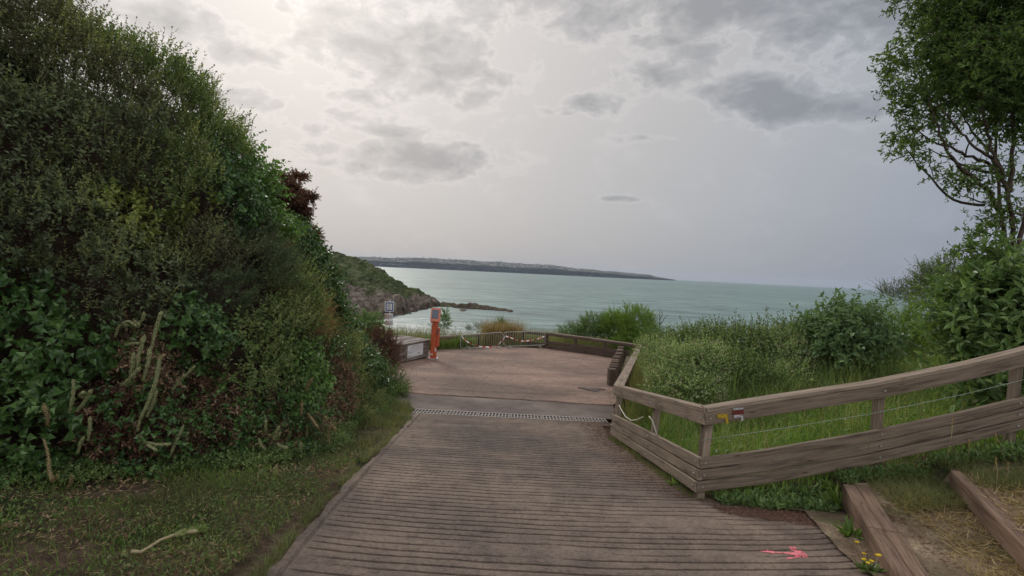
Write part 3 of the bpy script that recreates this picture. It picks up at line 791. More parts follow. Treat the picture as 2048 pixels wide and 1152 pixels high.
topAD = [at(1412, 816, 6.5), at(1536, 796, 6.6), at(1740, 766, 6.72), at(1936, 727, 6.78), at(2048, 699, 6.8), at(2300, 630, 6.85)]
botAD = [at(1391, 986, 6.5), at(1530, 969, 6.6), at(1728, 932, 6.72), at(1920, 889, 6.78), at(2030, 863, 6.8), at(2280, 795, 6.85)]
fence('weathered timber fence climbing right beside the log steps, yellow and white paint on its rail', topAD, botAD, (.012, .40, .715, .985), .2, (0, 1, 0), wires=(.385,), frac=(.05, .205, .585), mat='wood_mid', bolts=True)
topAB = [at(1412, 816, 6.5), at(1320, 793, 8.2), at(1230, 770, 10.8)]
botAB = [at(1391, 986, 6.5), at(1306, 926, 8.2), at(1222, 870, 10.8)]
fence('short timber fence with three low boards between ramp corner post and drain grating', topAB, botAB, (.02, .47, .985), .16, (1, .12, 0), capw=.16, bolts=True)
C_top = at(1277, 688, 25.0); C_bot = at(1272, 719, 25.0)
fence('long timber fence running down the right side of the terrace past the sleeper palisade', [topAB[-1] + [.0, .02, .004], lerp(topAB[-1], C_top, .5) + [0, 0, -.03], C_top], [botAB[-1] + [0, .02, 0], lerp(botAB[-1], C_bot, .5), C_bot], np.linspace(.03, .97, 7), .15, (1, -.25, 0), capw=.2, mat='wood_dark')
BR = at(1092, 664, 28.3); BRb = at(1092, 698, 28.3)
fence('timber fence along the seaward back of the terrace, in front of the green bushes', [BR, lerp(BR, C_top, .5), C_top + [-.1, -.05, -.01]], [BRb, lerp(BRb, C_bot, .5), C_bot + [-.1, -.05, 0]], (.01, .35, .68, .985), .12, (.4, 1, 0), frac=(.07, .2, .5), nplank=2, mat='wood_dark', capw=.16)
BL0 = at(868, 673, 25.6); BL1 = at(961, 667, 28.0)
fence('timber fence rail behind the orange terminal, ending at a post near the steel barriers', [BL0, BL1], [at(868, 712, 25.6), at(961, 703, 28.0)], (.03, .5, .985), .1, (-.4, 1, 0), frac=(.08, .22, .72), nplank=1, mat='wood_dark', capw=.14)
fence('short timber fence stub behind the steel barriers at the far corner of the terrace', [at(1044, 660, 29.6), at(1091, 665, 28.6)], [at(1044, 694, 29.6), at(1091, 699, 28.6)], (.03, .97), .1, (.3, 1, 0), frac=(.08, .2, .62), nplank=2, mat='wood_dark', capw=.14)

# paint marks on the rail
def a5(x, y): return (1400 + x / 11.52, 780 + y / 11.52)
def rail_paint(name, polys, mats, label):
    root = empty(name, at(*a5(*polys[0][0]), 6.52), label, 'paint mark')
    for poly, mm in zip(polys, mats):
        Ys = [6.5 + .1 * ((a5(x, y)[0] - 1412) / 124) - .024 - .004 for x, y in poly]
        pp = [at(*a5(x, y), Yv) for (x, y), Yv in zip(poly, Ys)]
        mb = MB(); mb.prism(pp, (0, 1, 0), .004); mb.build('stroke', M[mm], root)
    return root
rail_paint('trail_blaze', [[(395, 560), (640, 540), (655, 765), (600, 765), (580, 650), (410, 662)]], ['yellow'], 'yellow corner shaped trail mark painted on the fence rail')
rail_paint('trail_blaze', [[(770, 580), (985, 562), (1003, 700), (955, 720), (940, 625), (790, 640)], [(740, 492), (1010, 462), (1010, 555), (760, 575)], [(770, 425), (995, 395), (1000, 438), (775, 462)]], ['whitep', 'redp', 'whitep'],
           'white and dark red corner shaped trail mark on the fence rail')

# pale plastic tubes hanging in the gap of the short fence
def a4(x, y): return (1190 + x / 4.265, 740 + y / 4.265)
mb = MB(); mb.tube([at(*a4(x, y), Y) for x, y, Y in [(205, 300, 10.4), (225, 340, 10.2), (262, 400, 9.8), (310, 432, 9.4), (360, 425, 9.0), (408, 400, 8.75)]], .010, 6); o = mb.build('plastic_tube', M['tube']); tag(o, 'pale plastic tube sagging between two posts of the short fence', 'tube')
mb = MB(); mb.tube([at(*a4(x, y), Y) for x, y, Y in [(460, 395, 8.25), (485, 425, 8.2), (505, 475, 8.15), (520, 530, 8.1), (528, 565, 8.1)]], .011, 6); o = mb.build('plastic_tube', M['tube']); tag(o, 'pale plastic tube curving down behind the top board of the short fence', 'tube')

# ------------------------------------------------------------------ timber steps
def log_step(label, ptop, w, h, split):
    root = empty('log_step', ptop[0], label, 'log', 'timber step edges on the side path')
    n = len(ptop)
    segs = [ptop] if split is None else [[ptop[0], lerp(ptop[0], ptop[-1], split)], [lerp(ptop[0], ptop[-1], split + .004), ptop[-1]]]
    for sg in segs:
        pts = [lerp(sg[0], sg[-1], t) + np.array([0, 0, -h / 2 + .006 * math.sin(7 * t)]) for t in np.linspace(0, 1, 9)]
        sdv = np.cross(sg[-1] - sg[0], [0, 0, 1.]); sdv /= np.linalg.norm(sdv)
        for q in (-1, 1):
            mb = MB(); mb.bar([p + sdv * q * (w / 4 + .002) for p in pts], w / 2 - .002, h + q * .004, ch=.012); mb.build('timber', M['log'], root)
l1a = at(1712, 972, 6.25); l1b = at(1835, 1180, 4.2); l1b[2] = l1a[2] + .02
l2a = at(1925, 944, 6.2); l2b = at(2110, 1090, 4.2); l2b[2] = l2a[2] - .0
log_step('split timber step edging the ribbed ramp, dandelion leaves growing along it', [l1a, l1b], .26, .24, .56)
log_step('timber step edge higher on the side path, dry grass on both sides', [l2a, l2b], .22, .2, None)

# ------------------------------------------------------------------ sleeper palisade
root = empty('sleeper_palisade', at(1220, 772, 17.9), 'row of short upright dark timber sleepers along the right edge of the terrace', 'palisade')
p0 = rhit(1220, 773); p1 = rhit(1240, 717)
for k in range(13):
    t = k / 12; p = lerp(p0, p1, t); p[2] = float(ramp_z(p[1]))
    hgt = .56 + .02 * math.sin(k * 3)
    mb = MB(); mb.bar([p + [0.06, .1, -.02], p + [.06 + .01 * math.sin(k), .1, hgt]], .24, .26, side=(1, .1, 0), up=(0, 1, 0), ch=.012); mb.build('sleeper', M['wood_dark'], root)
for k in range(22):
    t = k / 21; p = lerp(p0, p1, t); p[2] = float(ramp_z(p[1]))
    mb = MB(); mb.bar([p + [.30, 0, .16], p + [.62, 0, .20]], .16, .05, ch=.006); mb.build('slat', M['wood'], root)

# ------------------------------------------------------------------ wooden chest with notice
bL = rhit(806, 727); bR_ = rhit(857, 717)
root = empty('storage_chest', bL, 'weathered grey wooden chest with a white notice, beside the orange terminal', 'chest')
fx = bR_ - bL; fx[2] = 0; W_ = np.linalg.norm(fx); fx /= W_; fy = np.array([-fx[1], fx[0], 0]); z0 = float(ramp_z(bL[1])) + .05
Hc = .64; Dc = 1.4
def cb(u, w, h): return np.array([bL[0], bL[1], z0]) + fx * u + fy * w + np.array([0, 0, h])
for k in range(4):
    h0 = Hc * k / 4; hh = Hc / 4 - .015
    mb = MB()
    mb.bar([cb(-.25, .02, h0 + hh / 2), cb(W_, .02, h0 + hh / 2)], .04, hh); 
    mb.bar([cb(W_ - .02, .041, h0 + hh / 2), cb(W_ - .02, Dc, h0 + hh / 2)], .04, hh)
    mb.bar([cb(-.23, .041, h0 + hh / 2), cb(-.23, Dc, h0 + hh / 2)], .04, hh)
    mb.build('side_board', M['wood_grey'], root)
lid = MB()
for k in range(5):
    w0 = -.06 + (Dc + .1) * k / 5; ww = (Dc + .1) / 5 - .02
    lid.bar([cb(-.3, w0 + ww / 2, Hc + .02 + .012 * k), cb(W_ + .05, w0 + ww / 2, Hc + .02 + .012 * k)], ww, .045, up=(0, -.04, 1))
lo = lid.build('lid', M['wood_grey'], root)
mb = MB(); mb.bar([cb(W_ * .55, .35, Hc + .065), cb(W_ * .75, .05, Hc + .055)], .03, .02); mb.build('hasp', M['metal'], lo)
mb = MB(); mb.bar([cb(-.28, .1, -.03), cb(W_ + .02, .1, -.03)], .1, .05); mb.bar([cb(-.28, Dc - .1, -.03), cb(W_ + .02, Dc - .1, -.03)], .1, .05); mb.build('skid', M['wood_dark'], root)
nu0, nu1 = W_ * .14, W_ * .74
nm = MB(); nm.bar([cb(nu0, -.008, .475), cb(nu1, -.008, .475)], .012, .225); nm.bar([cb(nu0, -.008, .24), cb(nu1, -.008, .24)], .012, .225)
no = nm.build('notice', M['white'], root)
tx = MB()
for r_, (h, a, b, th) in enumerate([(.82, .28, .72, .045), (.74, .12, .9, .018), (.69, .15, .85, .018), (.64, .12, .8, .018), (.48, .1, .55, .018), (.44, .1, .35, .018), (.38, .12, .32, .018), (.34, .66, .78, .09), (.29, .12, .4, .018)]):
    tx.bar([cb(nu0 + (nu1 - nu0) * a, -.016, h * .66), cb(nu0 + (nu1 - nu0) * b, -.016, h * .66)], .003, th * .66)
tx.build('lettering', plain('faded_ink', (.36, .36, .37), .6), no)

# ------------------------------------------------------------------ orange beach terminal
b0 = rhit(866, 719); zt = float(ramp_z(b0[1])); Yt = float(b0[1])
root = empty('beach_terminal', (b0[0], b0[1], zt), 'tall orange painted terminal post with a tilted solar head and worn paint', 'terminal post')
pxm = FPX / Yt
cx = float(b0[0]); 
mb = MB(); mb.bar([(cx, Yt, zt - .02), (cx + .02, Yt, zt + 1.58)], .24, .22, side=(1, 0, 0), up=(0, 1, 0), ch=.03); mb.build('column', M['orange'], root)
mb = MB(); mb.bar([(cx + .01, Yt, zt - .01), (cx + .01, Yt, zt + .06)], .36, .34, side=(1, 0, 0), up=(0, 1, 0), ch=.01); mb.build('base_plate', M['metal'], root)
hd = MB(); hc = np.array([cx + .03, Yt - .02, zt + 1.78]); upv = np.array([.03, .25, 1.]); upv /= np.linalg.norm(upv)
hd.bar([hc - upv * .27, hc + upv * .27], .36, .24, side=(1, 0, 0), up=(0, 1, 0), ch=.02); ho = hd.build('head', M['orange_worn'], root)
fwd = np.cross([1, 0, 0], upv); fwd = -fwd if fwd[1] > 0 else fwd
mb = MB(); mb.bar([hc - upv * .16 + fwd * .125, hc + upv * .2 + fwd * .125], .26, .015, side=(1, 0, 0), up=tuple(fwd), ch=.003); mb.build('solar_panel', M['solar'], ho)
for sx in (-.12, .12):
    mb = MB(); mb.bar([hc + upv * .27 + [sx, 0, 0], hc + upv * .30 + [sx, 0, 0]], .09, .14, side=(1, 0, 0), up=(0, 1, 0), ch=.01); mb.build('top_tab', M['white'], ho)
mb = MB(); mb.bar([(cx + .17, Yt - .05, zt + .55), (cx + .18, Yt - .05, zt + 1.28)], .10, .16, side=(1, 0, 0), up=(0, 1, 0), ch=.02); sb = mb.build('side_box', M['orange'], root)
mb = MB(); mb.bar([(cx + .16, Yt - .135, zt + 1.0), (cx + .16, Yt - .135, zt + 1.25)], .05, .012, side=(1, 0, 0), up=(0, 1, 0)); mb.build('display', M['solar'], sb)
for (dx_, h, s1, s2) in ((-.1, 1.42, .07, .09), (.09, .35, .05, .12), (-.05, .2, .09, .05)):
    mb = MB(); mb.bar([(cx + dx_, Yt - .122, zt + h), (cx + dx_, Yt - .122, zt + h + s2)], s1, .006, side=(1, 0, 0), up=(0, 1, 0)); mb.build('sticker', M['white'], root)

# ------------------------------------------------------------------ beach sign
Ys = 27.5
root = empty('beach_sign', at(780, 700, Ys), 'blue bordered notice above two small white prohibition plates on a post', 'sign')
mb = MB(); mb.tube([at(778, 720, Ys + .06), at(780, 600, Ys + .06)], .03, 8); mb.build('pole', M['metal'], root)
def a1(x, y): return (750 + x / 7.68, 590 + y / 7.68)
def plate(poly, th, Yp, mm, nm_, par):
    mb = MB(); mb.prism([at(*a1(x, y), Yp) for x, y in poly], (0, 1, 0), th); return mb.build(nm_, M[mm], par)
pn = plate([(152, 98), (290, 102), (285, 258), (150, 252)], .03, Ys, 'white', 'panel', root)
plate([(164, 112), (279, 116), (275, 247), (162, 242)], .006, Ys - .02, 'blue', 'border', pn)
plate([(180, 130), (264, 133), (261, 231), (178, 228)], .006, Ys - .026, 'white', 'sheet', pn)
mb = MB()
for q in range(6):
    yy = 143 + q * 15; e = (250, 235, 252, 228, 248, 240)[q]
    mb.bar([at(*a1(190, yy), Ys - .031), at(*a1(e, yy + 1), Ys - .031)], .003, .02)
mb.build('lettering', M['ink'], pn)
for (y0, y1) in ((283, 378), (386, 470)):
    pl = plate([(150, y0), (278, y0 + 2), (276, y1), (148, y1 - 2)], .02, Ys, 'white', 'prohibition_plate', root)
    cc = at(*a1(184, (y0 + y1) / 2), Ys - .018); rr = 33 / 7.68 * Ys / FPX
    mb = MB(); mb.tube([cc + rr * np.array([math.cos(a), 0, math.sin(a)]) for a in np.linspace(0, 6.283, 21)], .016, 5); mb.tube([cc + rr * np.array([-.7, 0, .7]), cc + rr * np.array([.7, 0, -.7])], .014, 5); mb.build('ring', M['inkred'], pl)
    mb = MB(); mb.bar([cc + rr * np.array([-.55, 0, -.1]), cc + rr * np.array([.5, 0, -.1])], .01, .025); mb.build('symbol', M['ink'], pl); mb = MB()
    for q in range(3): mb.bar([at(*a1(228, y0 + 28 + q * 20), Ys - .014), at(*a1(266, y0 + 28 + q * 20), Ys - .014)], .003, .022)
    mb.build('lettering', M['ink'], pl)

# ------------------------------------------------------------------ crowd barriers and tape
def a2(x, y): return (860 + x / 8.192, 630 + y / 8.192)
def barrier(label, x0, x1, Y0, Y1, yt0, yt1, yb0, yb1, feet, nb):
    tl, tr = at(*a2(x0, yt0), Y0), at(*a2(x1, yt1), Y1); bl, br = at(*a2(x0, yb0), Y0), at(*a2(x1, yb1), Y1)
    BM = M['barrier']; root = empty('crowd_barrier', bl, label, 'barrier', 'steel crowd barriers closing the terrace corner')
    def Q(u, w): return lerp(lerp(tl, tr, u), lerp(bl, br, u), w)
    c = .06
    path = [Q(c, 0), Q(1 - c, 0), Q(1 - c * .3, .04), Q(1, .14), Q(1, .86), Q(1 - c * .3, .96), Q(1 - c, 1), Q(c, 1), Q(c * .3, .96), Q(0, .86), Q(0, .14), Q(c * .3, .04), Q(c, 0)]
    mb = MB(); mb.tube(path, .018, 7); mb.build('frame', BM, root)
    for k in range(nb):
        u = (k + 1) / (nb + 1); mb = MB(); mb.tube([Q(u, .0), Q(u, 1)], .007, 5); mb.build('bar', BM, root)
    tang = unit((tr - tl)[None])[0]; pn = np.array([-tang[1], tang[0], 0])
    for u in feet:
        p = Q(u, 1); g = float(ramp_z(p[1])) + .03
        mb = MB(); mb.tube([p + pn * -.02, np.array([p[0] + .05, p[1], g + .12]) - pn * .12, np.array([p[0] + .08, p[1], g]) - pn * .32], .017, 6)
        mb.tube([p + pn * .02, np.array([p[0] + .05, p[1], g + .12]) + pn * .1, np.array([p[0] + .08, p[1], g]) + pn * .28], .017, 6); mb.build('foot', BM, root)
    return Q
Q1 = barrier('left steel crowd barrier in front of the fence end post, deep sagging tape', 500, 1195, 26.3, 27.2, 330, 282, 548, 515, (.14, .86), 17)
Q2 = barrier('right steel crowd barrier reaching the corner of the back fence', 1210, 1885, 27.1, 27.8, 282, 268, 515, 490, (.12, .85), 17)
def tape(label, pts, w):
    pts = np.array(pts); d = np.r_[0, np.cumsum(np.linalg.norm(np.diff(pts, axis=0), axis=1))]
    ss = np.linspace(0, d[-1], 46); C = np.stack([np.interp(ss, d, pts[:, k]) for k in range(3)], -1)
    for _ in range(4): C[1:-1] = (C[:-2] + 2 * C[1:-1] + C[2:]) / 4
    mb = MB(); n = len(C)
    for i in range(n - 1):
        tw0 = .9 * math.sin(i * .33); tw1 = .9 * math.sin((i + 1) * .33)
        a0_ = np.array([0, math.sin(tw0), math.cos(tw0)]) * w / 2; a1_ = np.array([0, math.sin(tw1), math.cos(tw1)]) * w / 2
        nn = np.array([0, .002, .0])
        mb.loft([np.array([C[i] - a0_ - nn, C[i] + a0_ - nn, C[i] + a0_ + nn, C[i] - a0_ + nn]), np.array([C[i + 1] - a1_ - nn, C[i + 1] + a1_ - nn, C[i + 1] + a1_ + nn, C[i + 1] - a1_ + nn])], 0 if (i // 3) % 2 else 1, cap=False)
    o = mb.build('barrier_tape', [M['tape_red'], M['tape_white']]); tag(o, label, 'tape', 'red and white warning tapes')
tape('red and white tape sagging low across the left crowd barrier', [at(*a2(x, y), 26.2 + .8 * (x - 500) / 700) for x, y in [(515, 345), (580, 420), (660, 465), (740, 500), (830, 520), (930, 524), (1030, 522), (1100, 500), (1170, 435), (1235, 350)]], .058)
tape('red and white tape sagging gently across the right crowd barrier', [at(*a2(x, y), 26.98 + .7 * (x - 1235) / 640) for x, y in [(1240, 345), (1320, 372), (1420, 408), (1500, 428), (1600, 425), (1700, 408), (1790, 380), (1875, 348)]], .058)

# ------------------------------------------------------------------ headland, reef, far coast
m, nt, out = newmat('headland_cover')
geo = N(nt, 'ShaderNodeNewGeometry'); sp_ = N(nt, 'ShaderNodeSeparateXYZ'); nt.links.new(geo.outputs['Position'], sp_.inputs[0])
v = coords(nt, 'Object'); nb_ = noise(nt, v, .12, 5, .65); nf = noise(nt, v, .22, 6, .7); nv_ = noise(nt, v, .7, 6, .75)
vr = coords(nt, 'Object', (1, 1, .35)); strat = noise(nt, vr, .45, 6, .7, .6)
rock = ramp(nt, strat, [(.3, (.034, .027, .021)), (.45, (.115, .09, .07)), (.57, (.205, .165, .135)), (.70, (.42, .365, .31))]).outputs[0]
veg = ramp(nt, nf, [(.3, (.04, .052, .022)), (.55, (.075, .092, .036)), (.75, (.16, .15, .07))]).outputs[0]
veg = mixc(nt, 1., veg, ramp(nt, nv_, [(.34, (.38, .38, .38)), (.5, (.95, .95, .95)), (.66, (1.45, 1.42, 1.35))]).outputs[0], 'MULTIPLY')
hgt = N(nt, 'ShaderNodeMath', operation='MULTIPLY_ADD'); nt.links.new(nb_, hgt.inputs[0]); hgt.inputs[1].default_value = 14.0; nt.links.new(sp_.outputs[2], hgt.inputs[2])
att = N(nt, 'ShaderNodeAttribute'); att.attribute_name = 'cover'
hm = N(nt, 'ShaderNodeMath', operation='ADD'); nt.links.new(att.outputs['Fac'], hm.inputs[0])
nb2 = N(nt, 'ShaderNodeMath', operation='MULTIPLY_ADD'); nt.links.new(nb_, nb2.inputs[0]); nb2.inputs[1].default_value = .9; nb2.inputs[2].default_value = -.45; nt.links.new(nb2.outputs[0], hm.inputs[1])
vf = ramp(nt, hm.outputs[0], [(.44, (0, 0, 0)), (.56, (1, 1, 1))]).outputs[0]
c = mixc(nt, vf, rock, veg)
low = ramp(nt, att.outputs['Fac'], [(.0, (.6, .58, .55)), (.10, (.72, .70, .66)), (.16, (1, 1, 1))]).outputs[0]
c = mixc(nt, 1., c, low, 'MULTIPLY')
pbr(nt, out, c, .95, .1, strat, 1.2, .8); M['headland'] = m

def loft_rows(rows, nu, nv):
    """rows: list of 3-D polylines (same meaning along u) -> dense grid, rows spaced along v"""
    R_ = []
    for r in rows:
        r = np.asarray(r, float); d = np.linspace(0, 1, len(r)); u = np.linspace(0, 1, nu)
        R_.append(np.stack([np.interp(u, d, r[:, k]) for k in range(3)], -1))
    R_ = np.array(R_); d = np.linspace(0, 1, len(rows)); vv = np.linspace(0, 1, nv)
    G = np.zeros((nv, nu, 3))
    for j in range(nu):
        for k in range(3): G[:, j, k] = np.interp(vv, d, R_[:, j, k])
    return G
def W(px, Y, z):   # point at a bearing, depth and height
    p = at(px, 576, Y); return (p[0] * 1.0, Y, z)
def atz(px, py, Y): return tuple(at(px, py, Y))
cols = [560, 640, 700, 760, 800, 840, 868, 888]
water = [W(560, 84, SEA - 1), W(640, 96, SEA - 1), W(700, 106, SEA - 1), W(762, 118, SEA - 1), W(805, 134, SEA - 1), W(842, 150, SEA - 1), W(872, 166, SEA - 1), W(890, 178, SEA - 1)]
shelf = [atz(560, 650, 96), atz(640, 628, 108), atz(700, 618, 118), atz(762, 612, 130), atz(805, 612, 143), atz(840, 611, 157), atz(868, 609, 170), atz(889, 609, 180)]
mid_ = [atz(560, 585, 112), atz(640, 572, 122), atz(700, 580, 132), atz(762, 588, 142), atz(800, 598, 152), atz(838, 603, 163), atz(866, 605, 174), atz(888, 608, 181)]
crest = [atz(560, 480, 160), atz(640, 500, 168), atz(700, 514, 172), atz(756, 537, 174), atz(797, 565, 176), atz(834, 590, 178), atz(862, 601, 180), atz(887, 607, 183)]
back = [(p[0] - 6, 230, SEA - 2) for p in crest]
G = loft_rows([water, shelf, mid_, crest, back], 220, 130)
cov = np.linspace(0, 1, 130)[:, None] * np.ones((1, 220)); 
dispn = fbm(G, .09, 3, 4); ridg = 1 - 2 * np.abs(fbm(G * [1, 1, .5], .05, 9, 4)); fine_ = fbm(G, .5, 15, 4)
amp = np.interp(np.linspace(0, 1, 130), [0, .25, .5, .75, 1], [.6, 1.3, 2.4, .8, 1])[:, None]
endf = np.clip((1 - np.linspace(0, 1, 220)) * 5, .15, 1)[None]
G[..., 2] += (dispn * 1.0 + ridg * .8) * amp * .75 * endf + fine_ * .75 * endf
G[..., 1] += ridg * amp * 2.2 * endf
G[..., 0] += fine_ * .8 * endf
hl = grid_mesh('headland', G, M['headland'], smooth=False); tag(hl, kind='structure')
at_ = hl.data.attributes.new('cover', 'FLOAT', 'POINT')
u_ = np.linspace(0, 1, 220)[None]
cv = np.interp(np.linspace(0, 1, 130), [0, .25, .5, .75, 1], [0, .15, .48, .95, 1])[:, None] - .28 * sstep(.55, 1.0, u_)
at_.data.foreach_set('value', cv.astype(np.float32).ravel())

M['reef'] = plain('reef_rock', (.085, .066, .045), .95, .1, 0, .5, .8)
rk = [(895, 614, 176, 20, 1.6, 'low brown reef rock touching the tip of the headland'), (935, 615, 172, 30, 2.0, 'long brown reef rock, the largest lying off the headland tip'), (972, 616, 171, 24, 1.5, 'weedy brown reef rock in the middle of the reef line'), (1000, 618, 169, 15, 1.0, 'small brown reef rock, last but one on the seaward reef line'), (1020, 620, 166, 8, .7, 'tiny brown reef rock at the seaward end of the reef line'), (925, 626, 160, 7, .5, 'tiny dark rock awash inshore of the reef line')]
for (px, py, Y, hw, hh, lab) in rk:
    p = at(px, py, Y); n1, n2 = 36, 14; G = np.zeros((n2, n1, 3)); wx = hw * Y / FPX
    for i in range(n2):
        for j in range(n1):
            a = j / (n1 - 1) * 2 * math.pi; t = i / (n2 - 1)
            r = max(0.0, math.cos(t * math.pi / 2)) ** .6
            G[i, j] = (p[0] + wx * r * math.cos(a), Y + 3.5 * r * math.sin(a), SEA - .5 + (hh + .5) * math.sin(t * math.pi / 2))
    hh *= .75; G[..., 2] = SEA - .5 + (G[..., 2] - SEA + .5) * .8; n_ = fbm(G, .55, int(px), 4)
    G[..., 2] += n_ * .45 * hh * np.linspace(.3, 1, n2)[:, None]; G[..., 0] += fbm(G, .4, 5) * .7
    G[:, -1] = G[:, 0]
    o = grid_mesh('reef_rock', G, M['reef'], smooth=False); tag(o, lab, 'rock', 'rocks of the reef off the headland')

# far coast
YC = 4300
m, nt, out = newmat('far_coast_cover')
v = coords(nt, 'Object'); n1 = noise(nt, v, .006, 5, .7); n2 = noise(nt, v, .03, 4, .7)
c = ramp(nt, n1, [(.35, (.035, .042, .03)), (.48, (.06, .066, .045)), (.58, (.13, .125, .095)), (.68, (.25, .225, .185))]).outputs[0]
c = mixc(nt, 1., c, ramp(nt, n2, [(.3, (.6, .6, .6)), (.7, (1.35, 1.35, 1.35))]).outputs[0], 'MULTIPLY')
pbr(nt, out, c, .95, .05, n2, 8, 1); M['coast'] = m
top = [(560, 506), (680, 512), (740, 514.5), (800, 516), (860, 516.5), (920, 519), (960, 522), (1000, 524), (1040, 526.5), (1085, 529), (1120, 532), (1150, 536.5), (1190, 540), (1230, 543), (1270, 547), (1300, 549.5), (1312, 553), (1330, 556), (1345, 558.2), (1350, 559.5)]
tp = np.array(top, float); pxs = np.linspace(560, 1350, 420); pys = np.interp(pxs, tp[:, 0], tp[:, 1])
rowsC = []
def depthC(px): return np.interp(px, [560, 760, 1000, 1170, 1350], [3600, 3900, 4200, 4000, 4600])
front = np.array([W(px, depthC(px), SEA - 1) for px in pxs])
beach = np.array([W(px, depthC(px) + 30, SEA + 2.5) for px in pxs])
cr = np.array([at(px, py, depthC(px) + 420) for px, py in zip(pxs, pys)])
lowc = beach * .66 + cr * .28; lowc[:, 2] = SEA + (cr[:, 2] - SEA) * .55
midc = beach * .35 + cr * .65; midc[:, 2] = SEA + (cr[:, 2] - SEA) * .8
bk_ = cr.copy(); bk_[:, 1] += 600; bk_[:, 2] = SEA - 3
G = np.stack([front, beach, lowc, midc, cr, bk_], 0)
d = np.linspace(0, 1, 6); vv = np.linspace(0, 1, 60); GG = np.zeros((60, 420, 3))
for k in range(3):
    for j in range(420): GG[:, j, k] = np.interp(vv, d, G[:, j, k])
ampc = np.interp(vv, d, [0, .5, 6, 5, 3.2, 0])[:, None] * np.clip((cr[:, 2] - SEA) / 40, .05, 1)[None]
GG[..., 2] += fbm(GG, .012, 4, 4) * ampc * 1.0 + fbm(GG, .05, 8, 2) * ampc * .5
fc = grid_mesh('far_coast', GG, M['coast'], smooth=False); tag(fc, kind='structure')
M['house'] = plain('pale_render', (.42, .39, .36), .8, .2, 0, .1, .1)
M['slate'] = plain('slate_roof', (.12, .12, .14), .7, .3, 0, .15, .1)
HG = 'pale houses on the far coast'
def house(px, v, w, h, label):
    j = np.clip(int(round((px - 560) / 790 * 419)), 0, 419); i = int(v * 59); p = GG[i, j]
    mb = MB(); dpt_ = w * .7; x, y, z = p; z -= 1.5
    y -= 3
    q = np.array([(x - w / 2, y - dpt_ / 2), (x + w / 2, y - dpt_ / 2), (x + w / 2, y + dpt_ / 2), (x - w / 2, y + dpt_ / 2)])
    mb.loft([np.c_[q, np.full(4, z)], np.c_[q, np.full(4, z + h)]], 0)
    rg = np.array([(x - w / 2 - .5, y), (x + w / 2 + .5, y)])
    b = len(mb.v); e = .5
    mb.v += [(x - w / 2 - e, y - dpt_ / 2 - e, z + h + .03), (x + w / 2 + e, y - dpt_ / 2 - e, z + h + .03), (x + w / 2 + e, y + dpt_ / 2 + e, z + h + .03), (x - w / 2 - e, y + dpt_ / 2 + e, z + h + .03), (x - w / 2 - e, y, z + h * 1.55), (x + w / 2 + e, y, z + h * 1.55)]
    for f in ((0, 1, 5, 4), (2, 3, 4, 5), (0, 4, 3), (1, 2, 5), (0, 3, 2, 1)): mb.face(tuple(b + i_ for i_ in f), [(0, 0)] * len(f), 1)
    o = mb.build('house', [M['house'], M['slate']]); tag(o, label, 'house', HG)
rr_ = random.Random(5)
for k in range(120):
    px = rr_.uniform(740, 1160); v = rr_.choice([.45, .5, .56, .62, .66, .7, .74]); house(px, v, rr_.uniform(9, 15), rr_.uniform(6, 9), 'pale house with slate roof among trees on the far coast')
for k in range(8): house(760 + k * 6 + rr_.uniform(-1, 1), .30 + .02 * (k % 2), 20, 11, 'white seafront house in the row above the far beach')
for (px, w, lab) in ((863, 34, 'small dark islet close under the far beach'), (1152, 40, 'small dark islet off the wooded middle of the far coast')):
    p = W(px, 3700, SEA); n1, n2 = 24, 8; G = np.zeros((n2, n1, 3))
    for i in range(n2):
        for j in range(n1):
            a = j / (n1 - 1) * 6.2832; t = i / (n2 - 1); r = max(0.0, math.cos(t * 1.5707)) ** .6
            G[i, j] = (p[0] + w * r * math.cos(a), 3700 + 25 * r * math.sin(a), SEA - 1 + 8 * t)
    G[..., 2] += fbm(G, .06, 3) * 2.5; G[:, -1] = G[:, 0]
    o = grid_mesh('islet', G, M['reef'], smooth=False); tag(o, lab, 'islet')

# ------------------------------------------------------------------ the overgrown bank on the left
ST = [  # y station: foot x, crest x, crest y, crest z
    # foot(x,y)        crest(x,y,z)
    ((-11.5, 0.5), (-9.0, 1.0, 5.6)),
    ((-7.6, 3.6), (-7.0, 4.6, 5.4)),
    ((-5.7, 5.0), tuple(at(60, 50, 7.0))),
    ((-4.1, 6.4), tuple(at(130, 108, 8.0))),
    ((-3.05, 7.6), tuple(at(200, 155, 9.2))),
    ((-2.95, 9.2), tuple(at(305, 240, 10.5))),
    ((-3.0, 11.2), tuple(at(355, 310, 11.8))),
    ((-3.2, 13.2), tuple(at(415, 385, 13.2))),
    ((-3.5, 15.0), tuple(at(475, 480, 14.8))),
    ((-4.0, 16.6), tuple(at(520, 560, 16.8))),
    ((-4.5, 17.8), tuple(at(580, 625, 18.3))),
    ((-5.3, 19.2), tuple(at(650, 672, 19.5))),
    ((-8.0, 20.8), (-9.5, 21.4, -1.0)),
]
def bank_profile(f, c, t, ex=1.7):
    x0, y0 = f; z0 = float(gz(x0, y0)) - .05; x1, y1, z1 = c
    if t <= 1:
        e = t ** 1.25 if t < 1 else 1
        x = x0 + (x1 - x0) * (.15 * t + .85 * t ** ex); y = y0 + (y1 - y0) * (.15 * t + .85 * t ** ex); z = z0 + (z1 - z0) * math.sin(t * math.pi / 2) ** .92
        return (x, y, z)
    k = t - 1
    return (x1 + (x1 - x0) * .2 * k - 6 * k, y1 + 1.0 * k, z1 - .6 * k)
tv = list(np.linspace(0, 1, 26)) + [1.1, 1.3, 1.7, 2.3, 3.0]
